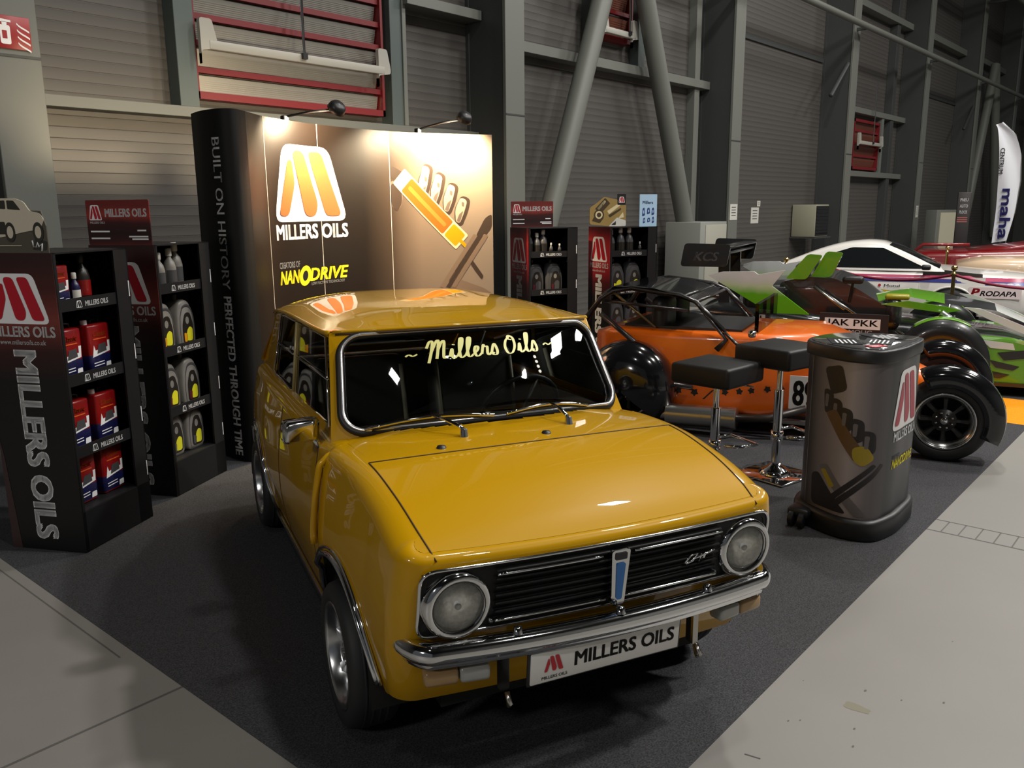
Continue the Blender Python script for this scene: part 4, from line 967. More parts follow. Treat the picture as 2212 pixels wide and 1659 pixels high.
for off, m in ((0, HANDD), (.05, SMOK), (-.05, SMOK)):
    blob([(2.62+off, 1.52), (2.66+off, 1.50), (2.33+off, 1.03), (2.28+off, 1.05)], m, .0030, .01)
blob([(2.50, 1.30), (2.58, 1.18), (2.64, 1.10), (2.66, 1.13), (2.54, 1.30)], HANDD, .0024, .02); blob([(2.20, 1.02), (2.40, 1.12), (2.66, 1.02), (2.749, .96), (2.749, .90), (2.2, .90)], SMOK, .0016, .04)
g.build('printed_picture', BK)
g = MB(); gm = dict(fn=bmap)
emblem(g, .40, 1.66, .86, .57, fn=bmap, z0=.002, white=mat('print_white_gloss', lin=(.86, .85, .82), rough=.35), red=mat('print_red_lamp_glare', rgb=(214, 92, 48), rough=.4))  # lamp glare put into the emblem's red, turned towards orange
# letters are narrow, so they follow the curve
g.text('MILLERS OILS', (.395, 1.53, .875, .108), WHITE, fn=bmap, bold=.04, z0=.002); g.text('CREATORS OF', (.405, 1.318, .265, .045), mat('grey_print', rgb=(150, 148, 146)), fn=bmap, z0=.002)
g.text('NAN', (.405, 1.20, .255, .095), YEL, fn=bmap, bold=.04, shear=.25, z0=.002); g.text('DRIVE', (.80, 1.20, .455, .095), YEL, fn=bmap, bold=.04, shear=.25, z0=.002)
def oval(rx, ry, m, z): g.prism([(.735+rx*math.cos(t)+.2*ry*math.sin(t), 1.245+ry*math.sin(t)) for t in [2*pi*k/22 for k in range(22)]], 0, m, fn=bmap, z0=z)
oval(.078, .078, YEL, .0022); oval(.036, .040, CARD, .0026)
g.text('LOW FRICTION TECHNOLOGY', (.81, 1.165, .40, .022), mat('grey_print', rgb=(150, 148, 146)), fn=bmap, z0=.002)
g.build('emblem_and_lettering', BK)
# rounded black end caps
EC = Curve(cr_dense([(3.30, 5.20), (3.22, 5.145), (3.15, 5.12), (3.095, 5.17), (3.075, 5.27), (3.085, 5.42), (3.13, 5.60)], 8))
g = MB(); n = 40; pts = [EC.at(EC.L*i/n)[0] for i in range(n+1)]
CAPM = mat('black_end_cap', lin=(.005, .005, .005), rough=.6, spec=.2)
g.add([(p.x, p.y, z) for z in (.01, 2.40) for p in pts], [[i, i+1, n+2+i, n+1+i] for i in range(n)], CAPM, True); g.add([(p.x, p.y, 2.40) for p in pts], [list(range(n+1))], CAPM)
ec = g.build('end_cap', BK)
def emap(q):
    p, d = EC.at(q[0]); nn = V((-d.y, d.x, 0)); return V((p.x+nn.x*q[2], p.y+nn.y*q[2], q[1]))
g = MB(); GT = mat('grey_lettering', rgb=(176, 176, 174), rough=.5); L0 = .262
g.text('BUILT ON HISTORY', (0, 0, 1.0, .075), GT, fn=lambda q: emap((L0+.085-q[1], 2.22-q[0], .002)), bold=.01); g.text('PERFECTED THROUGH TIME', (0, 0, 1.12, .075), WHITE, fn=lambda q: emap((L0+.085-q[1], 1.17-q[0], .002)), bold=.03)
g.build('vertical_lettering', ec)
# ------------------------------------------------------------------ arm lamps clipped on the backdrop
def arm_lamp(base, head, aim, label, power, ang):
    t = thing('arm_lamp', label, 'lamp', base, 0, 'arm lamps on the backdrop'); h = V(head)-V(base)
    g = MB(); g.box((0, 0, -.01), (.05, .05, .06), BLACK, .01); g.build('clamp', t)
    g = MB(); g.tube([(0, 0, .01), h*.5+V((0, 0, .015)), h], .009, BLACK, n=8); g.build('arm', t)
    dr = (V(aim)-V(head)).normalized(); T = MX.Translation(h) @ dr.to_track_quat('Z', 'Y').to_matrix().to_4x4()
    g = MB(); g.lathe([(.001, -.055), (.045, -.05), (.062, -.03), (.070, .01), (.064, .012), (.05, -.01)], BLACK, 22, T, a0=0); hd = g.build('lamp_head', t)
    g = MB(); g.lathe([(.001, .0), (.012, .004), (.016, .02), (.001, .03)], mat('halogen_bulb', lin=(1, .9, .7), emit=(1, .86, .6), es=12), 12, T); g.build('bulb', hd)
    s_ = spot('arm_lamp_light', V(head)+dr*.045, aim, power, (1, .80, .52), ang, .5, .03); return t
arm_lamp((3.86, 5.56, 2.42), (4.08, 5.22, 2.475), (4.05, 5.66, 2.05), 'black arm lamp over the white emblem on the left half of the backdrop', 210, 155)
arm_lamp((5.27, 5.62, 2.42), (5.42, 5.20, 2.50), (5.46, 5.60, 2.05), 'black arm lamp over the bright right end of the backdrop', 260, 150)

# ------------------------------------------------------------------ promotional counter
CP = [(4.48, 1.70), (4.39, 1.54), (4.365, 1.43), (4.41, 1.315), (4.56, 1.275), (4.72, 1.272), (4.89, 1.275), (4.98, 1.32), (4.97, 1.50), (4.91, 1.66), (4.76, 1.75), (4.58, 1.76)]
def closed_dense(P, n=6):
    o = []; N = len(P)
    for i in range(N):
        a, b, c, d = [V((*P[(i+k) % N], 0)) for k in (-1, 0, 1, 2)]
        for k in range(n):
            t = k/n; o.append(.5*((2*b)+(c-a)*t+(2*a-5*b+4*c-d)*t*t+(3*b-a-3*c+d)*t**3))
    return o
CO = closed_dense(CP); cc = sum(CO, V((0, 0, 0)))/len(CO)
def coff(o, z): return [V((p.x+(p-cc).normalized().x*o-cc.x, p.y+(p-cc).normalized().y*o-cc.y, z)) for p in CO]
CT = thing('promotion_counter', 'rounded promotional counter wrapped in a dark printed picture beside the bar stools', 'counter', (cc.x, cc.y, .003))
g = MB(); WRAP = ramp_mat('dark_wrap_print', 'X', [(0, (34, 32, 33)), (.07, (104, 97, 96)), (.22, (152, 142, 140)), (.32, (84, 78, 80)), (.40, (36, 36, 38)), (1, (46, 47, 50))], coord='UV', rough=.35, warp=.0)
n = len(CO); vs = coff(0, .11)+coff(0, .96); g.add(vs, [[i, (i+1) % n, n+(i+1) % n, n+i] for i in range(n)], WRAP, True)
o = g.build('wrap', CT); lay = o.data.uv_layers.new(name='UVMap'); CV = Curve(CO+[CO[0]])
for lp in o.data.loops: i = lp.vertex_index % n; lay.data[lp.index].uv = (CV.c[i]/1.30 if i else 0, 0)
g = MB(); g.rings([coff(.03, .0), coff(.035, .01), coff(.035, .09), coff(.028, .11), coff(0, .112)], BLACK, cap0=True); g.build('plinth', CT)
g = MB(); g.rings([coff(.0, .950), coff(.014, .952), coff(.016, .96), coff(.016, 1.01), coff(.010, 1.02), coff(.004, 1.02)], BLACK, cap1=True); g.build('counter_top', CT)
g = MB(); g.rings([coff(-.012, 1.0205), coff(-.012, 1.026)], mat('clear_top', lin=(.10, .10, .10), rough=.12, coat=.8), cap1=True); 
ct = g.build('top_plate', CT)
def cmap(q):
    p, d = CV.at(q[0]); nn = V((d.y, -d.x, 0)); s_ = 1 if nn.dot(p-cc) > 0 else -1
    return V((p.x+nn.x*q[2]*s_-cc.x, p.y+nn.y*q[2]*s_-cc.y, q[1]))
g = MB(); CR2 = mat('muted_red_print', rgb=(150, 52, 66), rough=.4)
g.step = .012; emblem(g, .545, .575, .37, .32, fn=cmap, z0=.002, red=CR2, white=mat('muted_white_print', rgb=(206, 204, 202), rough=.4)); g.text('MILLERS OILS', (.57, .515, .34, .05), WHITE, fn=cmap, bold=.03, z0=.002)
g.text('CREATORS OF', (.57, .42, .11, .018), SILD, fn=cmap, z0=.002); g.text('NANODRIVE', (.57, .365, .33, .048), YEL, fn=cmap, bold=.03, shear=.25, z0=.002); g.build('side_lettering', CT)
g = MB(); g.step = .012
def cb(pts, m, z, r=.03): g.prism(rpoly(pts, r), 0, m, fn=cmap, z0=z)
GD = mat('dark_glove_print', rgb=(34, 31, 32), rough=.4); GL = mat('mid_glove_print', rgb=(98, 92, 92), rough=.4); OD = mat('dim_oil_print', rgb=(92, 66, 36), rough=.4); OY = mat('dim_yellow_print', rgb=(150, 130, 30), rough=.4)
cb([(.10, .90), (.22, .93), (.26, .80), (.16, .76)], GD, .0015)
for k, (x, y) in enumerate(((.14, .73), (.20, .69), (.26, .65), (.32, .60), (.38, .54))): cb([(x-.035, y+.06), (x+.035, y+.05), (x+.04, y-.06), (x-.02, y-.08)], GD, .0018+.0002*k, .03); cb([(x-.02, y+.03), (x+.005, y+.03), (x, y-.04), (x-.02, y-.04)], GL, .0026+.0002*k, .01)
cb([(.13, .66), (.20, .69), (.38, .46), (.32, .42)], OD, .003, .02); cb([(.30, .50), (.37, .52), (.42, .45), (.36, .40), (.31, .43)], OY, .0034, .03)
for x in (0, .05): cb([(.46-x, .42), (.48-x, .41), (.22-x, .14), (.19-x, .16)], GD, .003, .01)
cb([(.10, .36), (.16, .38), (.40, .13), (.34, .12)], GL, .0022, .02); cb([(.12, .34), (.15, .35), (.22, .27), (.19, .25)], OY, .0026, .01); cb([(.05, .30), (.10, .32), (.30, .13), (.06, .13)], GD, .002, .03)
g.build('printed_picture', CT)
g = MB()
for k, (x, y) in enumerate(((4.36, 1.72), (4.35, 1.66))): g.cyl((x-cc.x, y-cc.y-.012, .045), (x-cc.x, y-cc.y+.012, .045), .042, BLACK, n=16)
g.box((4.41-cc.x, 1.69-cc.y, .08), (.12, .12, .05), BLACK, .015); g.build('transport_wheel', CT)
# things lying on the counter
rs = random.Random(11)
for k, (x, y, a, w, h, m, lab) in enumerate(((4.55, 1.57, .5, .21, .15, CARD, 'black leaflet nearest the bar stools on the counter top'), (4.65, 1.42, .2, .20, .14, SILD, 'grey printed leaflet in the middle of the counter top'), (4.83, 1.46, .9, .21, .15, CARD, 'black leaflet toward the right end of the counter top'), (4.48, 1.38, -.4, .10, .06, REDP, 'small red card at the front rim of the counter top'))):
    t = thing('leaflet', lab, 'leaflet', (x, y, 1.0295), a); g = MB(); g.box((0, 0, .0015), (w, h, .003), m); g.build('sheet', t)
    g = MB(); 
    for q in range(5): g.box((-w*.1, -h*.32+q*h*.15, .0032), (w*(.5+.2*(q % 2)), h*.06, .0006), WHITE)
    g.build('print_lines', t)

# ------------------------------------------------------------------ bar stools
LEATH = mat('black_leatherette', lin=(.009, .0085, .008), rough=.5, spec=.35)
def stool(loc, top, rz, label, foot_rz):
    t = thing('bar_stool', label, 'bar stool', (loc[0], loc[1], .003), rz, 'bar stools')
    g = MB(); g.box((0, 0, top-.065), (.43, .42, .13), LEATH, .022, 3); g.build('seat', t)
    g = MB(); g.box((0, 0, top-.138), (.26, .26, .016), BLACK); g.cyl((0, 0, top-.35), (0, 0, top-.135), .019, CHROME, n=16); g.cyl((0, 0, .05), (0, 0, top-.30), .030, CHROME, n=20); g.build('pole', t)
    g = MB(); g.box((0, 0, .008), (.385, .385, .014), CHROME, .005); g.lathe([(.001, .085), (.032, .085), (.040, .07), (.085, .045), (.10, .03), (.105, .014)], CHROME, 28); g.build('base_plate', t)
    f = MB(); T = MX.Rotation(foot_rz, 4, 'Z'); zf = top*.31; pts = [(0.02, -.07, zf), (.10, -.13, zf), (.235, -.13, zf), (.235, .13, zf), (.10, .13, zf), (.02, .07, zf)]
    f.tube([T @ V(p) for p in pts], .011, CHROME, n=8); f.lathe([(.030, zf-.03), (.040, zf-.03), (.040, zf+.03), (.030, zf+.03)], CHROME, 18); f.build('footrest', t)
    g = MB(); g.tube([T @ V(q) for q in ((0, 0, top-.14), (.10, -.10, top-.14), (.16, -.16, top-.15))], .006, CHROME, n=6); g.build('lever', t)
stool((4.80, 2.43), .785, R(-5), 'black square seated chrome bar stool nearer the yellow car bonnet', R(-20)); stool((5.16, 2.17), .875, R(-12), 'taller black bar stool touching the promotional counter', R(-15))
# ------------------------------------------------------------------ other cars, all parked pointing the same way
HD = -75.0
def car_frame(name, label, cat, O, z=0.004):
    t = thing(name, label, cat, (O[0], O[1], z), R(HD)); return t      # local +x forward, +y left; near side is y = 0 and the car reaches to +y
ORANGE = mat('orange_paint', rgb=(234, 106, 8), rough=.3, coat=.8, coat_r=.03)
OC = car_frame('orange_roadster', 'orange open-wheeled roadster with black roll cage behind the bar stools', 'car', (6.16, 1.38))
W2 = 1.46
def half_tub(sections, m, name, parent, n_cap=True):
    """sections: (x, [(y, z) ...]) closed loops with equal counts"""
    g = MB(); g.rings([[V((x, y, z)) for y, z in lp] for x, lp in sections], m, cap0=True, cap1=True); return g.build(name, parent)
def loop(y0, y1, z0, z1, r=.05, n=4): return rrect(y0, z0, y1, z1, r, n)
y0, y1 = .19, 1.27
secs = [(-2.66, loop(y0+.10, y1-.10, .30, .74, .05)), (-2.50, loop(y0, y1, .18, .79, .06)), (-2.0, loop(y0, y1, .14, .775, .06)), (-1.30, loop(y0, y1, .14, .785, .06)), (-.95, loop(y0+.06, y1-.06, .15, .80, .12)), (-.55, loop(y0+.20, y1-.20, .17, .68, .14)), (-.15, loop(y0+.36, y1-.36, .18, .52, .12)), (.20, loop(y0+.42, y1-.42, .20, .42, .08))]
half_tub(secs, ORANGE, 'body', OC)
g = MB(); g.box((-1.95, .73, .785), (.95, .84, .03), BLACK); g.box((-2.15, .50, .86), (.14, .36, .34), BLACK, .06, 3); g.box((-2.15, .96, .86), (.14, .36, .34), BLACK, .06, 3); g.build('cockpit', OC)
DK = mat('decal_black', lin=(.01, .008, .008), rough=.5)
T = frame((0, y0-.0015, 0), (1, 0, 0), (0, 0, 1))
for k, (x, z) in enumerate(((-1.93, .305), (-1.80, .30), (-1.56, .32), (-1.45, .335), (-1.36, .35), (-1.24, .37), (-1.14, .385))):
    s_ = .034 if k < 2 else .030; g = MB(); g.prism([(x+s_*math.cos(a+.3*k)*(1 if j % 2 else .62), z+s_*math.sin(a+.3*k)*(1 if j % 2 else .62)) for j, a in enumerate([2*pi*q/10 for q in range(10)])], 0, DK, T, z0=.0006); g.build('side_decal', OC)
g = MB(); g.prism([(-1.735, .25), (-1.72, .25), (-1.645, .33), (-1.66, .33)], 0, DK, T, z0=.0006); g.build('side_decal', OC)
CG = mat('cage_black', lin=(.012, .010, .010), rough=.3, coat=.4)
for y in (.12, 1.36): g = MB(); g.tube([(-2.57, y, .90), (-2.25, y, .66), (-2.12, y, .46), (-2.02, y, .37), (-1.80, y, .35)], .022, CG, n=8); g.build('side_bar', OC)
def shift(g, dx, dz):
    g.v = [V((p.x+dx*max(0, min(1, (p.z-.62)/.3)), p.y, p.z+dz*max(0, min(1, (p.z-.78)/.3)))) for p in g.v]; return g
g = MB()
for y in (.17, 1.29):
    g.tube([(-2.60, y, .82), (-2.40, y+.02, 1.06), (-2.30, y+.05, 1.13), (-2.15, y+.06, 1.155), (-1.75, y+.06, 1.11), (-1.62, y+.05, 1.06), (-1.45, y, .80)], .022, CG, n=8)
    g.tube([(-1.62, y+.05, 1.06), (-1.48, y-.02, .74), (-1.60, y-.05, .66)], .018, CG, n=8); g.tube([(-1.46, y-.01, .80), (-1.38, y-.03, .64)], .018, CG, n=8)
    g.tube([(-2.36, y+.02, 1.04), (-1.68, y+.03, .98)], .016, CG, n=8); g.tube([(-2.30, y+.05, 1.12), (-2.02, y+.05, .80)], .014, mat('brass_tube', lin=(.25, .18, .08), rough=.4, metal=.8), n=6)
for x, z in ((-2.30, 1.14), (-1.72, 1.10), (-1.62, 1.06)): g.tube([(x, .22, z), (x, 1.24, z)], .018, CG, n=8)
g = shift(g, -.20, -.05); g.build('roll_cage', OC)
g = MB(); g.rings([[V((x, y, z)) for x, z in ((-2.42, 1.09), (-2.30, 1.165), (-1.95, 1.16), (-1.62, 1.075))] for y in (.20, .45, 1.0, 1.26)], BLACKG, closed=False)
g.rings([[V((x, y, z-.02)) for x, z in ((-2.42, 1.09), (-2.30, 1.165), (-1.95, 1.16), (-1.62, 1.075))] for y in (.20, .45, 1.0, 1.26)], BLACKG, closed=False); g = shift(g, -.20, -.05); g.build('roof_panel', OC)
def seat_hw(name, parent, x, y, z): 
    g = MB(); g.box((x, y, z), (.12, .40, .5), BLACK, .05, 3); g.build(name, parent)
def arc_fender(parent, name, cx, cz, r, y0, y1, a0, a1, m, lip=.02, th=.008, n=26, bulge=0.0):
    g = MB(); rg = []
    for k in range(n+1):
        a = a0+(a1-a0)*k/n; c, s_ = math.cos(a), math.sin(a); f = lambda rr, y: V((cx+rr*c, y, cz+rr*s_))
        rg.append([f(r-lip, y0), f(r+bulge*.4, y0+.012), f(r+bulge, (y0+y1)/2), f(r+bulge*.4, y1-.012), f(r-lip, y1), f(r-lip-th, y1-.01), f(r-th, (y0+y1)/2), f(r-lip-th, y0+.01)])
    g.rings(rg, m, cap0=True, cap1=True); return g.build(name, parent)
# wheels
for cx, rad, wd in ((-.03, .285, .19), (-2.30, .30, .22)):
    for y, sg in ((.10, -1), (W2-.10, 1)):
        a = MB(); b = MB(); wheel(a, b, (cx, y, rad-.004), sg, lip=.045, rt=rad, rr=.195, w=wd, dark=mat('black_spokes', lin=(.012, .012, .012), rough=.35), rim=mat('polished_rim', lin=(.6, .6, .58), rough=.18, metal=1))
        t = a.build('wheel', OC); b.build('rim', t)
for y in ((-.02, .24), (W2-.24, W2)): 
    arc_fender(OC, 'front_wing', -.03, .285, .345, *y, R(118), R(-22), BLACKG, lip=.10, bulge=.035)
    g = MB(); g.tube([(-.03, (y[0]+y[1])/2, .30), (-.1, .73, .35)], .015, CG, n=6); g.build('wheel_strut', OC)
# bulbous rear wings
for yy, s_ in ((.19, -1), (y1, 1)):
    g = MB(); rg = []
    for k in range(25):
        a = R(-38)+R(256)*k/24; rg.append([V((-2.32+rr*math.cos(a), yy+s_*yo, .32+rr*math.sin(a))) for yo, rr in ((-.04, .36), (.06, .385), (.16, .37), (.225, .32), (.27, .24), (.295, .14), (.30, .01))])
    g.rings(rg, BLACKG, closed=False); g.build('rear_wing', OC)
# silencer along the side
g = MB(); g.cyl((-1.98, .06, .135), (-1.44, .06, .150), .085, STEEL, n=24); g.cyl((-2.05, .06, .13), (-1.97, .06, .135), .045, STEEL, n=14); g.build('silencer', OC)['label'] = 'brushed steel silencer'
g = MB(); g.tube([(-2.05, .06, .13), (-2.16, .06, .125), (-2.24, .06, .13)], .032, STEEL, n=12); g.tube([(-1.46, .06, .15), (-1.2, .09, .17), (-.95, .16, .25)], .03, mat('dark_steel', lin=(.08, .07, .065), rough=.4, metal=.8), n=10); g.build('exhaust_pipe', OC)
g = MB(); T = frame((-1.08, y0-.006, .235), (1, 0, 0), (0, 0, 1)); g.box((.15, .13, 0), (.30, .255, .008), WHITE, T=T); g.text('898', (.030, .035, .24, .185), INK, T, bold=.03, z0=.0048); g.build('number_board', OC)
g = MB(); g.box((-1.15, .17, .14), (.50, .05, .03), mat('dull_alloy', lin=(.25, .25, .25), rough=.4, metal=.8)); g.build('side_step', OC)
g = MB(); g.box((-1.36, .73, .90), (.03, .9, .22), GLASS); g.build('aero_screen', OC)
g = MB(); g.box((-1.36, .12, .80), (.06, .09, .055), CHROME, .02); g.build('door_mirror', OC)

# ------------------------------------------------------------------ green and white track car
GRN = mat('lime_green_paint', rgb=(94, 156, 18), rough=.3, coat=.8); WHT = mat('white_paint', rgb=(214, 216, 210), rough=.3, coat=.8); CARB = mat('carbon_black', lin=(.012, .013, .014), rough=.3, coat=.5)
GW = ramp_mat('green_white_fade', 'Z', [(0, (76, 160, 6)), (.55, (90, 170, 16)), (.74, (190, 208, 165)), (.88, (206, 210, 204)), (1, (214, 216, 212))], coord='Object', scale=1/.44, off=-.68/.44, rough=.3, warp=.12)
GC = car_frame('track_car', 'lime green and white open track car with a black rear wing', 'car', (8.4, 1.9))
WG = 1.9
half_tub([(-2.55, loop(.35, 1.55, .28, .62, .06)), (-2.3, loop(.28, 1.62, .18, .72, .08)), (-1.6, loop(.24, 1.66, .13, .70, .08)), (-.9, loop(.24, 1.66, .12, .62, .08)), (-.45, loop(.45, 1.45, .14, .60, .08)), (.45, loop(.50, 1.40, .16, .52, .08)), (.85, loop(.55, 1.35, .2, .42, .06))], CARB, 'tub', GC)
g = MB(); g.box((-1.75, .95, .80), (.5, 1.2, .32), CARB, .08, 3); g.prism(rpoly([(-1.66, .70), (-1.62, .98), (-1.36, 1.04), (-1.10, 1.03), (-.88, .93), (-.50, .70), (-.56, .58)], .04), 1.15, CARB, frame((0, 1.52, 0), (1, 0, 0), (0, 0, 1))); g.box((-1.42, .62, .92), (.16, .40, .50), CARB, .06, 3); g.box((-1.42, 1.28, .92), (.16, .40, .50), CARB, .06, 3); g.build('cockpit', GC)
for yy in (.10, WG-.10):
    g = MB(); T = frame((0, yy, 0), (1, 0, 0), (0, 0, 1)); d = .03
    g.prism(rpoly([(-2.30, 1.05), (-1.66, .69), (-1.29, .69), (-1.66, .96), (-1.54, 1.12), (-1.80, 1.07), (-1.84, 1.10), (-2.16, 1.09)], .012), d, GW, T, z0=-d/2); g.build('side_panel', GC)
g = MB(); g.prism(rpoly([(-1.56, 1.02), (-1.36, 1.02), (-1.22, 1.26), (-1.36, 1.27)], .03), .06, GRN, frame((0, .30, 0), (1, 0, 0), (0, 0, 1)), z0=-.03); g.prism(rpoly([(-1.34, 1.02), (-1.14, 1.04), (-1.04, 1.28), (-1.20, 1.29)], .03), .06, GRN, frame((0, .45, 0), (1, 0, 0), (0, 0, 1)), z0=-.03); g.build('roll_hoop_fairing', GC)
g = MB(); g.box((-2.30, .95, 1.27), (.34, 1.5, .035), CARB, .012)
g.box((-2.18, .95, 1.33), (.16, 1.5, .025), CARB, .01)
for y in (.20, 1.70): g.prism(rpoly([(-2.62, 1.13), (-2.14, 1.13), (-2.10, 1.36), (-2.58, 1.37)], .04), .02, CARB, frame((0, y, 0), (1, 0, 0), (0, 0, 1)), z0=-.01)
g.text('KCS', (-2.48, 1.19, .26, .09), mat('wing_grey_print', rgb=(120, 118, 116)), frame((0, .188, 0), (1, 0, 0), (0, 0, 1)), bold=.02, shear=.3)
for y in (.65, 1.25): g.prism([(-2.30, .65), (-2.18, .65), (-2.20, 1.26), (-2.32, 1.26)], .03, CARB, frame((0, y, 0), (1, 0, 0), (0, 0, 1)), z0=-.015)
g.build('rear_spoiler', GC)
for cx, rad in ((-.10, .305), (-2.42, .315)):
    for y, sg in ((.12, -1), (WG-.12, 1)):
        a = MB(); b = MB(); wheel(a, b, (cx, y, rad-.004), sg, rt=rad, rr=.215, w=.22, dark=mat('black_spokes', lin=(.012, .012, .012), rough=.35), rim=mat('dark_rim', lin=(.03, .03, .032), rough=.3, metal=.8)); t = a.build('wheel', GC); b.build('rim', t)
for y in ((0.0, .25), (WG-.25, WG)):
    arc_fender(GC, 'front_wing', -.10, .305, .40, *y, R(150), R(-5), CARB, lip=.17, bulge=.0)
    arc_fender(GC, 'wing_cap', -.10, .305, .412, y[0]+.02, y[1]-.02, R(128), R(58), GRN, lip=.006, bulge=.0)
for y in ((0.0, .27), (WG-.27, WG)): arc_fender(GC, 'rear_wing', -2.42, .315, .36, *y, R(165), R(20), CARB, lip=.04)
# nose and shoulder panels
g = MB(); g.rings([[V((x, y, z)) for x, z, y in pl] for pl in (
    [(-.75, .80, .42), (-.42, .86, .50), (-.10, .80, .55), (.35, .74, .62), (.85, .52, .70)], [(-.75, .84, .95), (-.42, .90, .95), (-.10, .86, .95), (.35, .78, .95), (.85, .54, .95)], [(-.75, .80, 1.48), (-.42, .86, 1.40), (-.10, .80, 1.35), (.35, .74, 1.28), (.85, .52, 1.20)])], GRN, closed=False)
g.mi(WHT); g.m = [g.mi(WHT) if k % 4 == 3 else g.mi(CARB) if k % 4 == 2 else g.mi(GRN) for k in range(len(g.m))]
g.build('bonnet_panel', GC)
for yy, s_ in ((.26, 1), (WG-.26, -1)):
    g = MB(); T = frame((0, yy, 0), (1, 0, 0), (0, 0, 1))
    g.prism(rpoly([(-.66, .80), (-.10, .74), (.04, .77), (-.1, .80), (-.42, .84)], .01), .04, GRN, T, z0=-.04); g.build('shoulder_panel', GC)
    g = MB(); g.prism(rpoly([(.06, .80), (.20, .79), (.62, .62), (1.0, .44), (1.0, .37), (.60, .56), (.26, .70)], .01), .05, WHT, T, z0=-.05); g.build('nose_spine', GC)
g = MB(); g.prism(rpoly([(.20, .52), (.50, .50), (1.0, .36), (1.05, .14), (.60, .10), (.24, .14), (.19, .30)], .02), 1.46, GRN, frame((0, WG-.22, 0), (1, 0, 0), (0, 0, 1)), z0=0); nz = g.build('front_bumper', GC)
g = MB(); T = frame((0, .219, 0), (1, 0, 0), (0, 0, 1))
for pl in ([(.36, .40), (.62, .44), (.60, .36), (.42, .33)], [(.30, .33), (.55, .28), (.50, .24), (.36, .26)], [(.24, .24), (.48, .20), (.40, .16), (.25, .17)]): g.prism(rpoly(pl, .008), .004, CARB, T)
g.prism(rpoly([(.22, .515), (.48, .49), (.50, .43), (.30, .44)], .01), .003, WHT, T); g.prism([(.22, .125), (1.0, .125), (1.0, .09), (.22, .09)], .02, CARB, T); g.build('bumper_vents', nz)
for y in (.28, 1.62):
    for pts in (((-1.28, y, .95), (-.98, y-.06, .74)), ((-1.20, y, .90), (-.85, y-.05, .68)), ((-.5, y, .55), (-.12, y-.1, .35)), ((-.5, y, .45), (-.12, y-.1, .25)), ((-.02, y, .72), (-.05, y-.08, .45))): g = MB(); g.tube(pts, .014, STEEL, n=8); g.build('suspension_arm', GC)
g = MB(); g.cyl((-.13, .27, .74), (.04, .27, .62), .035, mat('damper_silver', lin=(.5, .5, .55), rough=.3, metal=.9), n=12); g.build('damper', GC)
g = MB(); g.box((-.92, .24, 1.03), (.20, .10, .075), BLACK, .035, 3); g.cyl((-.92, .24, 1.0), (-.95, .35, .80), .014, BLACK, n=6); g.build('wing_mirror', GC)
g = MB(); T = frame((-1.17, .055, .50), (1, 0, 0), (0, 0, 1)); g.box((.29, .10, -.02), (.62, .24, .03), BLACK, T=T); g.box((.28, .125, .0), (.50, .10, .004), WHITE, T=T); g.text('JAK PKK', (.05, .085, .46, .08), INK, T, bold=.025, z0=.0026); g.text('OLOMOUC', (.10, .03, .36, .035), WHITE, T, bold=.02, z0=.001); g.build('name_board', GC)
g = MB(); g.box((-.55, .45, .70), (.16, .20, .30), mat('helmet_black', lin=(.02, .02, .022), rough=.3, coat=.5), .07, 3); g.box((-.52, .45, .86), (.22, .16, .05), mat('olive_gold_paint', rgb=(150, 142, 30), rough=.35), .02); g.build('air_intake', GC)

# ------------------------------------------------------------------ white coupe
WC = car_frame('white_coupe', 'white two-door rally coupe with a blue stripe behind the rope barrier', 'car', (12.5, 3.3))
WW = 1.66; WP = mat('coupe_white_paint', rgb=(222, 218, 212), rough=.3, coat=.8)
def coupe_sec(x):
    zt = ip(x, [(-2.25, .80), (-2.0, .86), (-1.2, .87), (-.4, .85), (.15, .86), (.6, .82), (1.4, .76), (1.62, .68)]); zb = ip(x, [(-2.25, .42), (-2.1, .30), (-1.5, .20), (1.2, .20), (1.62, .30)])
    ins = ip(x, [(-2.25, .14), (-1.9, .03), (-1.5, .0), (1.0, .0), (1.62, .14)]); a = ins; b = WW-ins
    return [(a+.08, zb), (a+.02, zb+.05), (a, zb+.16), (a-.005, .55), (a+.02, zt-.10), (a+.07, zt-.03), (a+.16, zt), (WW/2, zt+.02), (b-.16, zt), (b-.07, zt-.03), (b-.02, zt-.10), (b+.005, .55), (b, zb+.16), (b-.02, zb+.05), (b-.08, zb)]
xs = [-2.25+3.87*k/90 for k in range(91)]; g = MB(); rg = [[V((x, y, z)) for y, z in coupe_sec(x)] for x in xs]; m = len(rg[0])
WA = [(.35, .30, .335), (-2.05+.0, .30, .0)]
vs = [p for r in rg for p in r]; fs = []
for i in range(90):
    for k in range(m):
        j = (k+1) % m; f = [i*m+k, i*m+j, (i+1)*m+j, (i+1)*m+k]; c = sum((vs[q] for q in f), V((0, 0, 0)))/4
        fs.append(f)
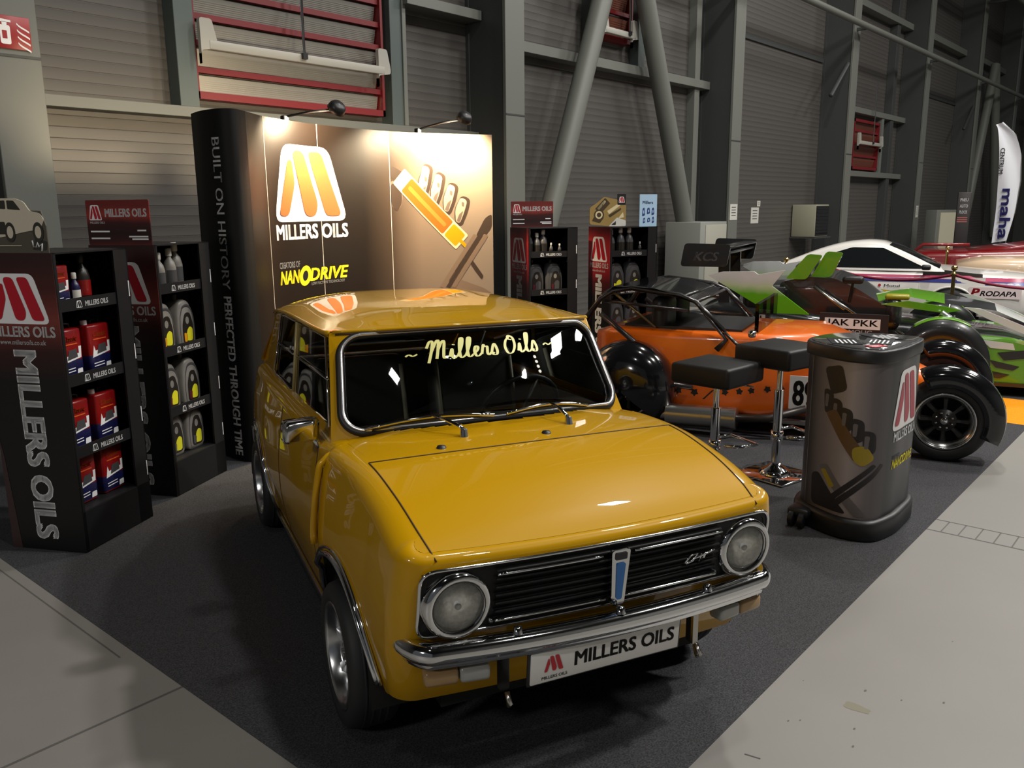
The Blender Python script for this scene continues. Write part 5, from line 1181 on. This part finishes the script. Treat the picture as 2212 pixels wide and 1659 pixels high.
# finer sides so that the wheel arch reads round
side = MB()
g.add(vs, [f for f in fs if not (min(vs[q].y for q in f) < .2 and (sum((vs[q] for q in f), V((0, 0, 0)))/4).y < .12 and abs(sum(vs[q].x for q in f)/4-.35) < .36)], WP, True)
for i in range(60):
    for k in range(40):
        def sp_(a, b):
            x = .35-.40+.80*a/60; zb = .2; sc = coupe_sec(x); z = .25+.52*b/40; lo = sc[2]; y = ip(z, [(.25, sc[1][0]), (.36, sc[2][0]), (.55, sc[3][0]), (.76, sc[4][0])]); return V((x, y, z))
        f = [sp_(i, k), sp_(i+1, k), sp_(i+1, k+1), sp_(i, k+1)]; c = sum(f, V((0, 0, 0)))/4
        if math.hypot(c.x-.35, c.z-.30) > .335: g.add(f, [[0, 1, 2, 3]], WP, True)
g.tube([(.35+.34*math.cos(a), -.004, .30+.34*math.sin(a)) for a in [R(-5)+R(190)*k/24 for k in range(25)]], .014, WP, n=8)
g.box((.35, .45, .45), (.75, .5, .5), UNDER); g.build('body', WC, merge=.0005)
# cabin
CZ = [(-2.05, .86), (-1.25, 1.17), (-1.0, 1.225), (-.75, 1.245), (-.58, 1.232), (-.48, 1.20), (.25, .86)]
def cab(x): return ip(x, CZ)
g = MB(); rg = []
for k in range(41):
    x = -2.05+2.30*k/40; z = cab(x); f = (z-.84)/.4; a = .07+.20*f
    rg.append([V((x, a, .84)) if 0 else V((x, .06, .84)), V((x, .06+.14*max(0, (z-.88)/.37), max(.845, z-.06))), V((x, .10+.17*max(0, (z-.88)/.37), max(.85, z-.015))), V((x, WW/2, z)), V((x, WW-.10-.17*max(0, (z-.88)/.37), max(.85, z-.015))), V((x, WW-.06-.14*max(0, (z-.88)/.37), max(.845, z-.06))), V((x, WW-.06, .84))])
g.rings(rg, WP, closed=False); g.build('cabin', WC)
DG = mat('dark_car_glass', lin=(.010, .012, .013), rough=.06, coat=.3)
def cside(x, z, o=-.006): return V((x, .06+.14*max(0, min(1, (z-.84)/max(.02, cab(x)-.06-.84)))*max(0, (cab(x)-.88)/.37)+o, z))
def cwin(poly, name, m=DG, o=-.006, mir=True):
    g = MB(); N = len(poly); c = (sum(p[0] for p in poly)/N, sum(p[1] for p in poly)/N); rg = [[cside(x+(c[0]-x)*s, z+(c[1]-z)*s, o) for x, z in poly] for s in (0, .5, .95)]
    g.rings(rg, m, cap1=True); return g.build(name, WC)
cwin(dense2(rpoly([(-1.30, .875), (.04, .875), (-.54, 1.15), (-.95, 1.155), (-1.18, 1.08)], .03), .06), 'side_window')
g = MB(); rg = []
for k in range(9): 
    x = -.47+.66*k/8; z = cab(x)+.006; f = (z-.84)/.4; rg.append([V((x, .14+.16*f, z-.012)), V((x+.02, WW*.3, z+.004)), V((x+.025, WW/2, z+.006)), V((x+.02, WW*.7, z+.004)), V((x, WW-.14-.16*f, z-.012))])
g.rings(rg, DG, closed=False); g.build('windscreen', WC)
BLU = mat('stripe_blue', rgb=(56, 62, 140), rough=.3); MAG = mat('stripe_magenta', rgb=(170, 30, 84), rough=.3)
g = MB()
for dz, m, x0 in ((0, BLU, -2.1), (.045, MAG, -1.5)):
    rg = [[V((x, ip(z, [(.55, coupe_sec(x)[3][0]), (coupe_sec(x)[4][1], coupe_sec(x)[4][0]), (coupe_sec(x)[5][1], coupe_sec(x)[5][0])])-.003, z)) for z in ((.695+.02*0+dz)-.02*(x > .6), .745+dz-.02*(x > .6))] for x in [x0+(1.55-x0)*k/40 for k in range(41)]]
    g.rings(rg, m, closed=False)
g.build('side_stripe', WC)
g = MB(); T = frame((.56, -.010, .50), (1, 0, 0), (.0, .0, 1)); g.prism(rrect(0, 0, .62, .15, .01), .002, mat('decal_pink', rgb=(232, 214, 214)), T); g.text('P', (.03, .03, .10, .10), mat('decal_red', rgb=(190, 30, 40)), T, bold=.05, shear=.25, z0=.003); g.text('RODAPA', (.14, .035, .42, .065), INK, T, bold=.03, shear=.25, z0=.003); g.build('door_decal', WC)
g = MB(); T = frame((-.55, -.010, .62), (1, 0, 0), (0, 0, 1)); g.prism([(.02*math.cos(a), .02+.02*math.sin(a)) for a in [2*pi*k/12 for k in range(12)]], 0, mat('decal_red', rgb=(190, 30, 40)), T); g.text('Motul', (.06, .0, .20, .035), INK, T, bold=.02); g.build('small_decal', WC)
g = MB(); T = frame((0, -.009, 0), (1, 0, 0), (0, 0, 1)); g.prism(rpoly([(-1.05, .64), (-.70, .60), (-.30, .56), (-.30, .46), (-.62, .44), (-.98, .54)], .02), 0, mat('decal_yellow', rgb=(206, 178, 40), rough=.35), T); g.build('door_graphic', WC)
for cx in (.35, -1.95):
    a = MB(); b = MB(); wheel(a, b, (cx, .10, .295), -1, rt=.30, rr=.19, w=.20); t = a.build('wheel', WC); b.build('rim', t)
g = MB(); g.box((.02, -.04, .90), (.12, .10, .07), BLACK, .025); g.build('door_mirror', WC)
g = MB(); g.box((-2.22, .20, .72), (.10, .25, .10), mat('tail_lamp_red', rgb=(120, 20, 30), rough=.2), .02); g.build('tail_lamp', WC)

# ------------------------------------------------------------------ red car and cream car at the far right, flag, totem
RC = thing('red_car', 'dark red car with a raised bonnet at the right edge behind the white coupe', 'car', (17.0, 3.2, .004), R(-75)); REDC = mat('dark_red_paint', rgb=(120, 16, 20), rough=.3, coat=.6)
g = MB(); g.rings([[V((x, y, z)) for y, z in lp] for x, lp in ((-1.9, loop(.1, 1.55, .3, .80, .1)), (-1.2, loop(0, 1.66, .2, .90, .12)), (-.3, loop(0, 1.66, .2, .92, .12)), (.4, loop(0, 1.66, .2, .95, .14)), (1.0, loop(0, 1.66, .2, .90, .14)), (1.7, loop(.08, 1.58, .25, .76, .12)))], REDC, cap0=True, cap1=True); g.build('body', RC)
g = MB(); g.rings([[V((x, y, z)) for y, z in lp] for x, lp in ((-.55, loop(.1, 1.56, .85, .93, .03)), (.2, loop(.12, 1.54, .88, 1.02, .05)), (.9, loop(.16, 1.50, .88, 1.14, .06)), (1.15, loop(.2, 1.46, .9, 1.08, .05)))], REDC, cap0=True, cap1=True); g.build('raised_bonnet', RC)
for cx in (.9, -1.3):
    a = MB(); b = MB(); wheel(a, b, (cx, .08, .29), -1, rt=.30, w=.2); t = a.build('wheel', RC); b.build('rim', t)
g = MB(); g.tube([(-1.5, .05, .85), (-1.3, .05, 1.03), (-.55, .05, 1.03)], .03, REDC, n=8); g.build('roll_bar', RC)
CC = thing('cream_car', 'cream coloured classic car bonnet at the right edge below the red car', 'car', (15.3, 2.6, .003), R(-75)); CRM = mat('cream_paint', rgb=(206, 180, 150), rough=.3, coat=.6)
g = MB(); g.rings([[V((x, y, z)) for y, z in lp] for x, lp in ((-.9, loop(.2, 1.4, .3, .80, .12)), (-.5, loop(.05, 1.55, .25, .88, .16)), (.3, loop(0, 1.6, .22, .90, .2)), (1.2, loop(.02, 1.58, .22, .84, .2)), (1.7, loop(.12, 1.48, .3, .7, .16)))], CRM, cap0=True, cap1=True); g.build('body', CC)
g = MB(); g.tube([(-.9, -.0, .62), (1.6, -.0, .60)], .012, CHROME, n=6); g.build('side_trim', CC)
for cx in (.9,):
    a = MB(); b = MB(); wheel(a, b, (cx, .08, .29), -1, rt=.30, w=.18); t = a.build('wheel', CC); b.build('rim', t)

FL = thing('feather_flag', 'tall white feather flag with blue letters at the right edge', 'flag', (20.0, 3.80, .003), R(-70)); FW = mat('flag_white', rgb=(206, 208, 214), rough=.6)
g = MB(); left = [(-.22, .95), (-.20, 1.6), (-.22, 2.2), (-.26, 2.8), (-.33, 3.25), (-.36, 3.32)]; right = [(.04, 1.0), (.14, 1.6), (.18, 2.2), (.14, 2.7), (-.0, 3.10), (-.24, 3.36)]
def fl(s, t): z_ = t; a = ip(t, [(i/5, p[0]) for i, p in enumerate(left)]); az = ip(t, [(i/5, p[1]) for i, p in enumerate(left)]); b = ip(t, [(i/5, p[0]) for i, p in enumerate(right)]); bz = ip(t, [(i/5, p[1]) for i, p in enumerate(right)]); x = a+(b-a)*s; return V((x, .03*math.sin(5*s+7*t), az+(bz-az)*s))
for off in (0, .004): g.add([fl(i/8, j/24)+V((0, off, 0)) for j in range(25) for i in range(9)], [[j*9+i, j*9+i+1, (j+1)*9+i+1, (j+1)*9+i] for j in range(24) for i in range(8)], FW, True)
g.build('sail', FL)
g = MB(); NAVY = mat('navy_print', rgb=(40, 40, 110)); T = frame((-.15, -.045, 2.04), (0, 0, -1), (1, 0, 0)); g.text('maha', (0, .02, 1.0, .19), NAVY, T, bold=.04); g.build('flag_lettering', FL); g = MB(); T = frame((-.22, -.045, 2.85), (0, 0, -1), (1, 0, 0)); g.text('CENTRUM', (0, -.02, .5, .08), SILD, T, bold=.02); g.build('flag_lettering', FL)
g = MB(); g.tube([(.0, .02, 0), (-.02, .02, .95), (-.23, .01, 1.0), (.12, .02, 1.0), (.28, .02, 1.6), (.35, .02, 2.2), (.32, .02, 2.7), (.13, .02, 3.12), (-.2, .02, 3.38)][:1]+[(.0, .02, .5), (.04, .02, 1.0), (.15, .02, 1.6), (.19, .02, 2.2), (.15, .02, 2.7), (.01, .02, 3.11), (-.25, .02, 3.37)], .012, STEEL, n=6); g.box((0, .02, .02), (.4, .4, .03), BLACK, .01); g.build('flag_pole', FL)
TB = thing('dark_totem', 'narrow dark totem banner with rows of white lettering left of the feather flag', 'banner', (19.0, 4.39, .003), R(-72))
g = MB(); g.box((0, 0, 1.0), (.24, .10, 1.96), mat('totem_black', rgb=(34, 30, 30), rough=.5), .01); g.build('totem_body', TB)
T = frame((-.10, -.0512, 0), (1, 0, 0), (0, 0, 1))
for z, w, m in ((1.80, 'PNEU', WHITE), (1.68, 'AUTO', WHITE), (1.56, 'PLOCK', WHITE)): g = MB(); g.text(w, (.03, z, .14, .06), m, T, bold=.03, z0=.001); g.build('lettering_row', TB)
g = MB()
for z in (1.47, 1.43, 1.39): g.prism([(.0, z), (.18, z), (.18, z+.022), (.0, z+.022)], 0, mat('dusty_red_print', rgb=(160, 92, 86)), T, z0=.001)
g.build('print_lines', TB)
EB = thing('distant_cabinet', 'pale grey metal cabinet far behind the dark totem', 'cabinet', (26.2, 6.6, 0), R(-20)); g = MB(); g.box((0, 0, .80), (.9, .35, 1.6), GREYP, .01); g.build('cabinet_body', EB)
g = MB(); g.box((.05, -.18, .85), (.7, .015, 1.35), mat('pale_door', rgb=(176, 172, 150), rough=.5)); g.build('cabinet_door', EB)

# ------------------------------------------------------------------ rope barrier
GOLDM = mat('polished_brass', lin=(.75, .55, .22), rough=.15, metal=1); ROPE = mat('red_velvet_rope', rgb=(128, 14, 50), rough=.7)
posts = [((11.20, 2.62), 'brass rope post in front of the white coupe front wheel'), ((11.75, 4.95), 'brass rope post by the tail of the white coupe'), ((11.35, 4.12), 'brass rope post beside the green roll hoop fairing'), ((16.4, 3.98), 'brass rope post beyond the white coupe bonnet')]
for (x, y), lab in posts:
    t = thing('rope_post', lab, 'barrier post', (x, y, .006), 0, 'brass rope posts'); g = MB(); g.lathe([(.001, 0), (.16, 0), (.16, .015), (.04, .05), (.022, .07)], GOLDM, 24); g.build('post_base', t)
    g = MB(); g.lathe([(.022, .06), (.022, .90), (.034, .905), (.034, .93), (.018, .94), (.016, .955), (.035, .975), (.038, .995), (.028, 1.015), (.001, 1.022)], GOLDM, 20); g.build('post_pole', t)
def rope(a, b, sag, lab):
    g = MB(); P = [V((a[0]+(b[0]-a[0])*k/20, a[1]+(b[1]-a[1])*k/20, .915-sag*4*(k/20)*(1-k/20))) for k in range(21)]; g.tube(P, .017, ROPE, n=8); tag(g.build('barrier_rope'), lab, 'rope', 'red velvet ropes')
rope(posts[0][0], posts[2][0], .10, 'red velvet rope hanging along the white coupe door'); rope(posts[2][0], posts[1][0], .06, 'red velvet rope hanging by the white coupe tail'); rope(posts[0][0], (12.0, .9), .16, 'red velvet rope sagging across the white coupe front wing')

# ------------------------------------------------------------------ things on the wall
t = thing('electrical_cabinet', 'light grey electrical cabinet standing at the wall behind the stand with the blue poster', 'cabinet', (13.95, 7.6, 0)); g = MB(); g.box((0, 0, .74), (.98, .7, 1.48), mat('cabinet_grey', rgb=(136, 138, 132), rough=.5), .008); g.build('cabinet_body', t)
g = MB(); g.box((.08, -.356, .78), (.78, .014, 1.30), mat('cabinet_door_grey', rgb=(160, 158, 146), rough=.5), .004); d = g.build('cabinet_door', t); g = MB(); g.box((.10, -.367, .98), (.03, .02, .12), BLACK, .006); g.build('latch', d)
t = thing('heater_unit', 'beige box heater unit hung on the wall with a black grille side', 'heater', (20.0, 8.19, 1.03)); g = MB(); g.box((0, -.29, .37), (.80, .56, .74), mat('heater_beige', rgb=(150, 148, 128), rough=.5), .01); g.build('casing', t); g = MB(); g.box((0, -.575, .37), (.76, .02, .68), BLACK)
for k in range(8): g.box((0, -.588, .08+.08*k), (.70, .008, .02), BLACKG)
g.build('air_grille', t); g = MB(); g.box((.05, -.30, -.02), (1.0, .60, .03), GREYD); g.build('bracket', t)
def paper(x, y, z, w, h, lab):
    g = MB(); g.box((x, y, z), (w, .004, h), mat('notice_white', rgb=(196, 194, 186), rough=.6)); 
    for k in range(4): g.box((x, y-.0025, z+h*(.3-.17*k)), (w*.6, .001, h*.05), SILD)
    tag(g.build('wall_notice'), lab, 'notice', 'paper notices on the wall')
paper(15.18, 7.49, 1.64, .30, .30, 'white paper notice on the light column right of the cabinet'); paper(17.63, 8.197, 1.55, .38, .34, 'white paper notice on the wall between two columns'); paper(17.80, 8.197, 1.80, .16, .12, 'tiny pale sticker on the wall above the paper notice'); paper(27.05, 7.49, 1.55, .22, .34, 'small white notice on the fourth column over the white coupe roof')
t = thing('fire_sign', 'red fire extinguisher sign on the column at the left picture edge', 'sign', (2.76, 7.484, 3.12)); g = MB(); SR = mat('sign_red', rgb=(150, 26, 30), rough=.4); g.box((0, 0, 0), (.235, .006, .245), SR, .002); g.build('sign_plate', t)
g = MB(); T = frame((0, -.0045, 0), (1, 0, 0), (0, 0, 1)); g.prism(rrect(-.105, -.09, -.03, .05, .015), 0, WHITE, T); g.prism(rrect(-.085, .05, -.05, .075, .006), 0, WHITE, T); g.prism([(-.10, .072), (-.02, .072), (-.02, .088), (-.10, .095)], 0, WHITE, T); g.prism(rrect(-.09, -.05, -.055, .01, .004), 0, SR, T, z0=.0006)
for k in range(4):
    q = [(.02+.008*k*0+.02*j-.008*math.sin(j*1.2), .07-.048*k-.028*j*.5) for j in range(5)]; g.prism([(x, z+.008) for x, z in q]+[(x, z-.006) for x, z in q[::-1]], 0, WHITE, T)
g.build('sign_symbol', t)
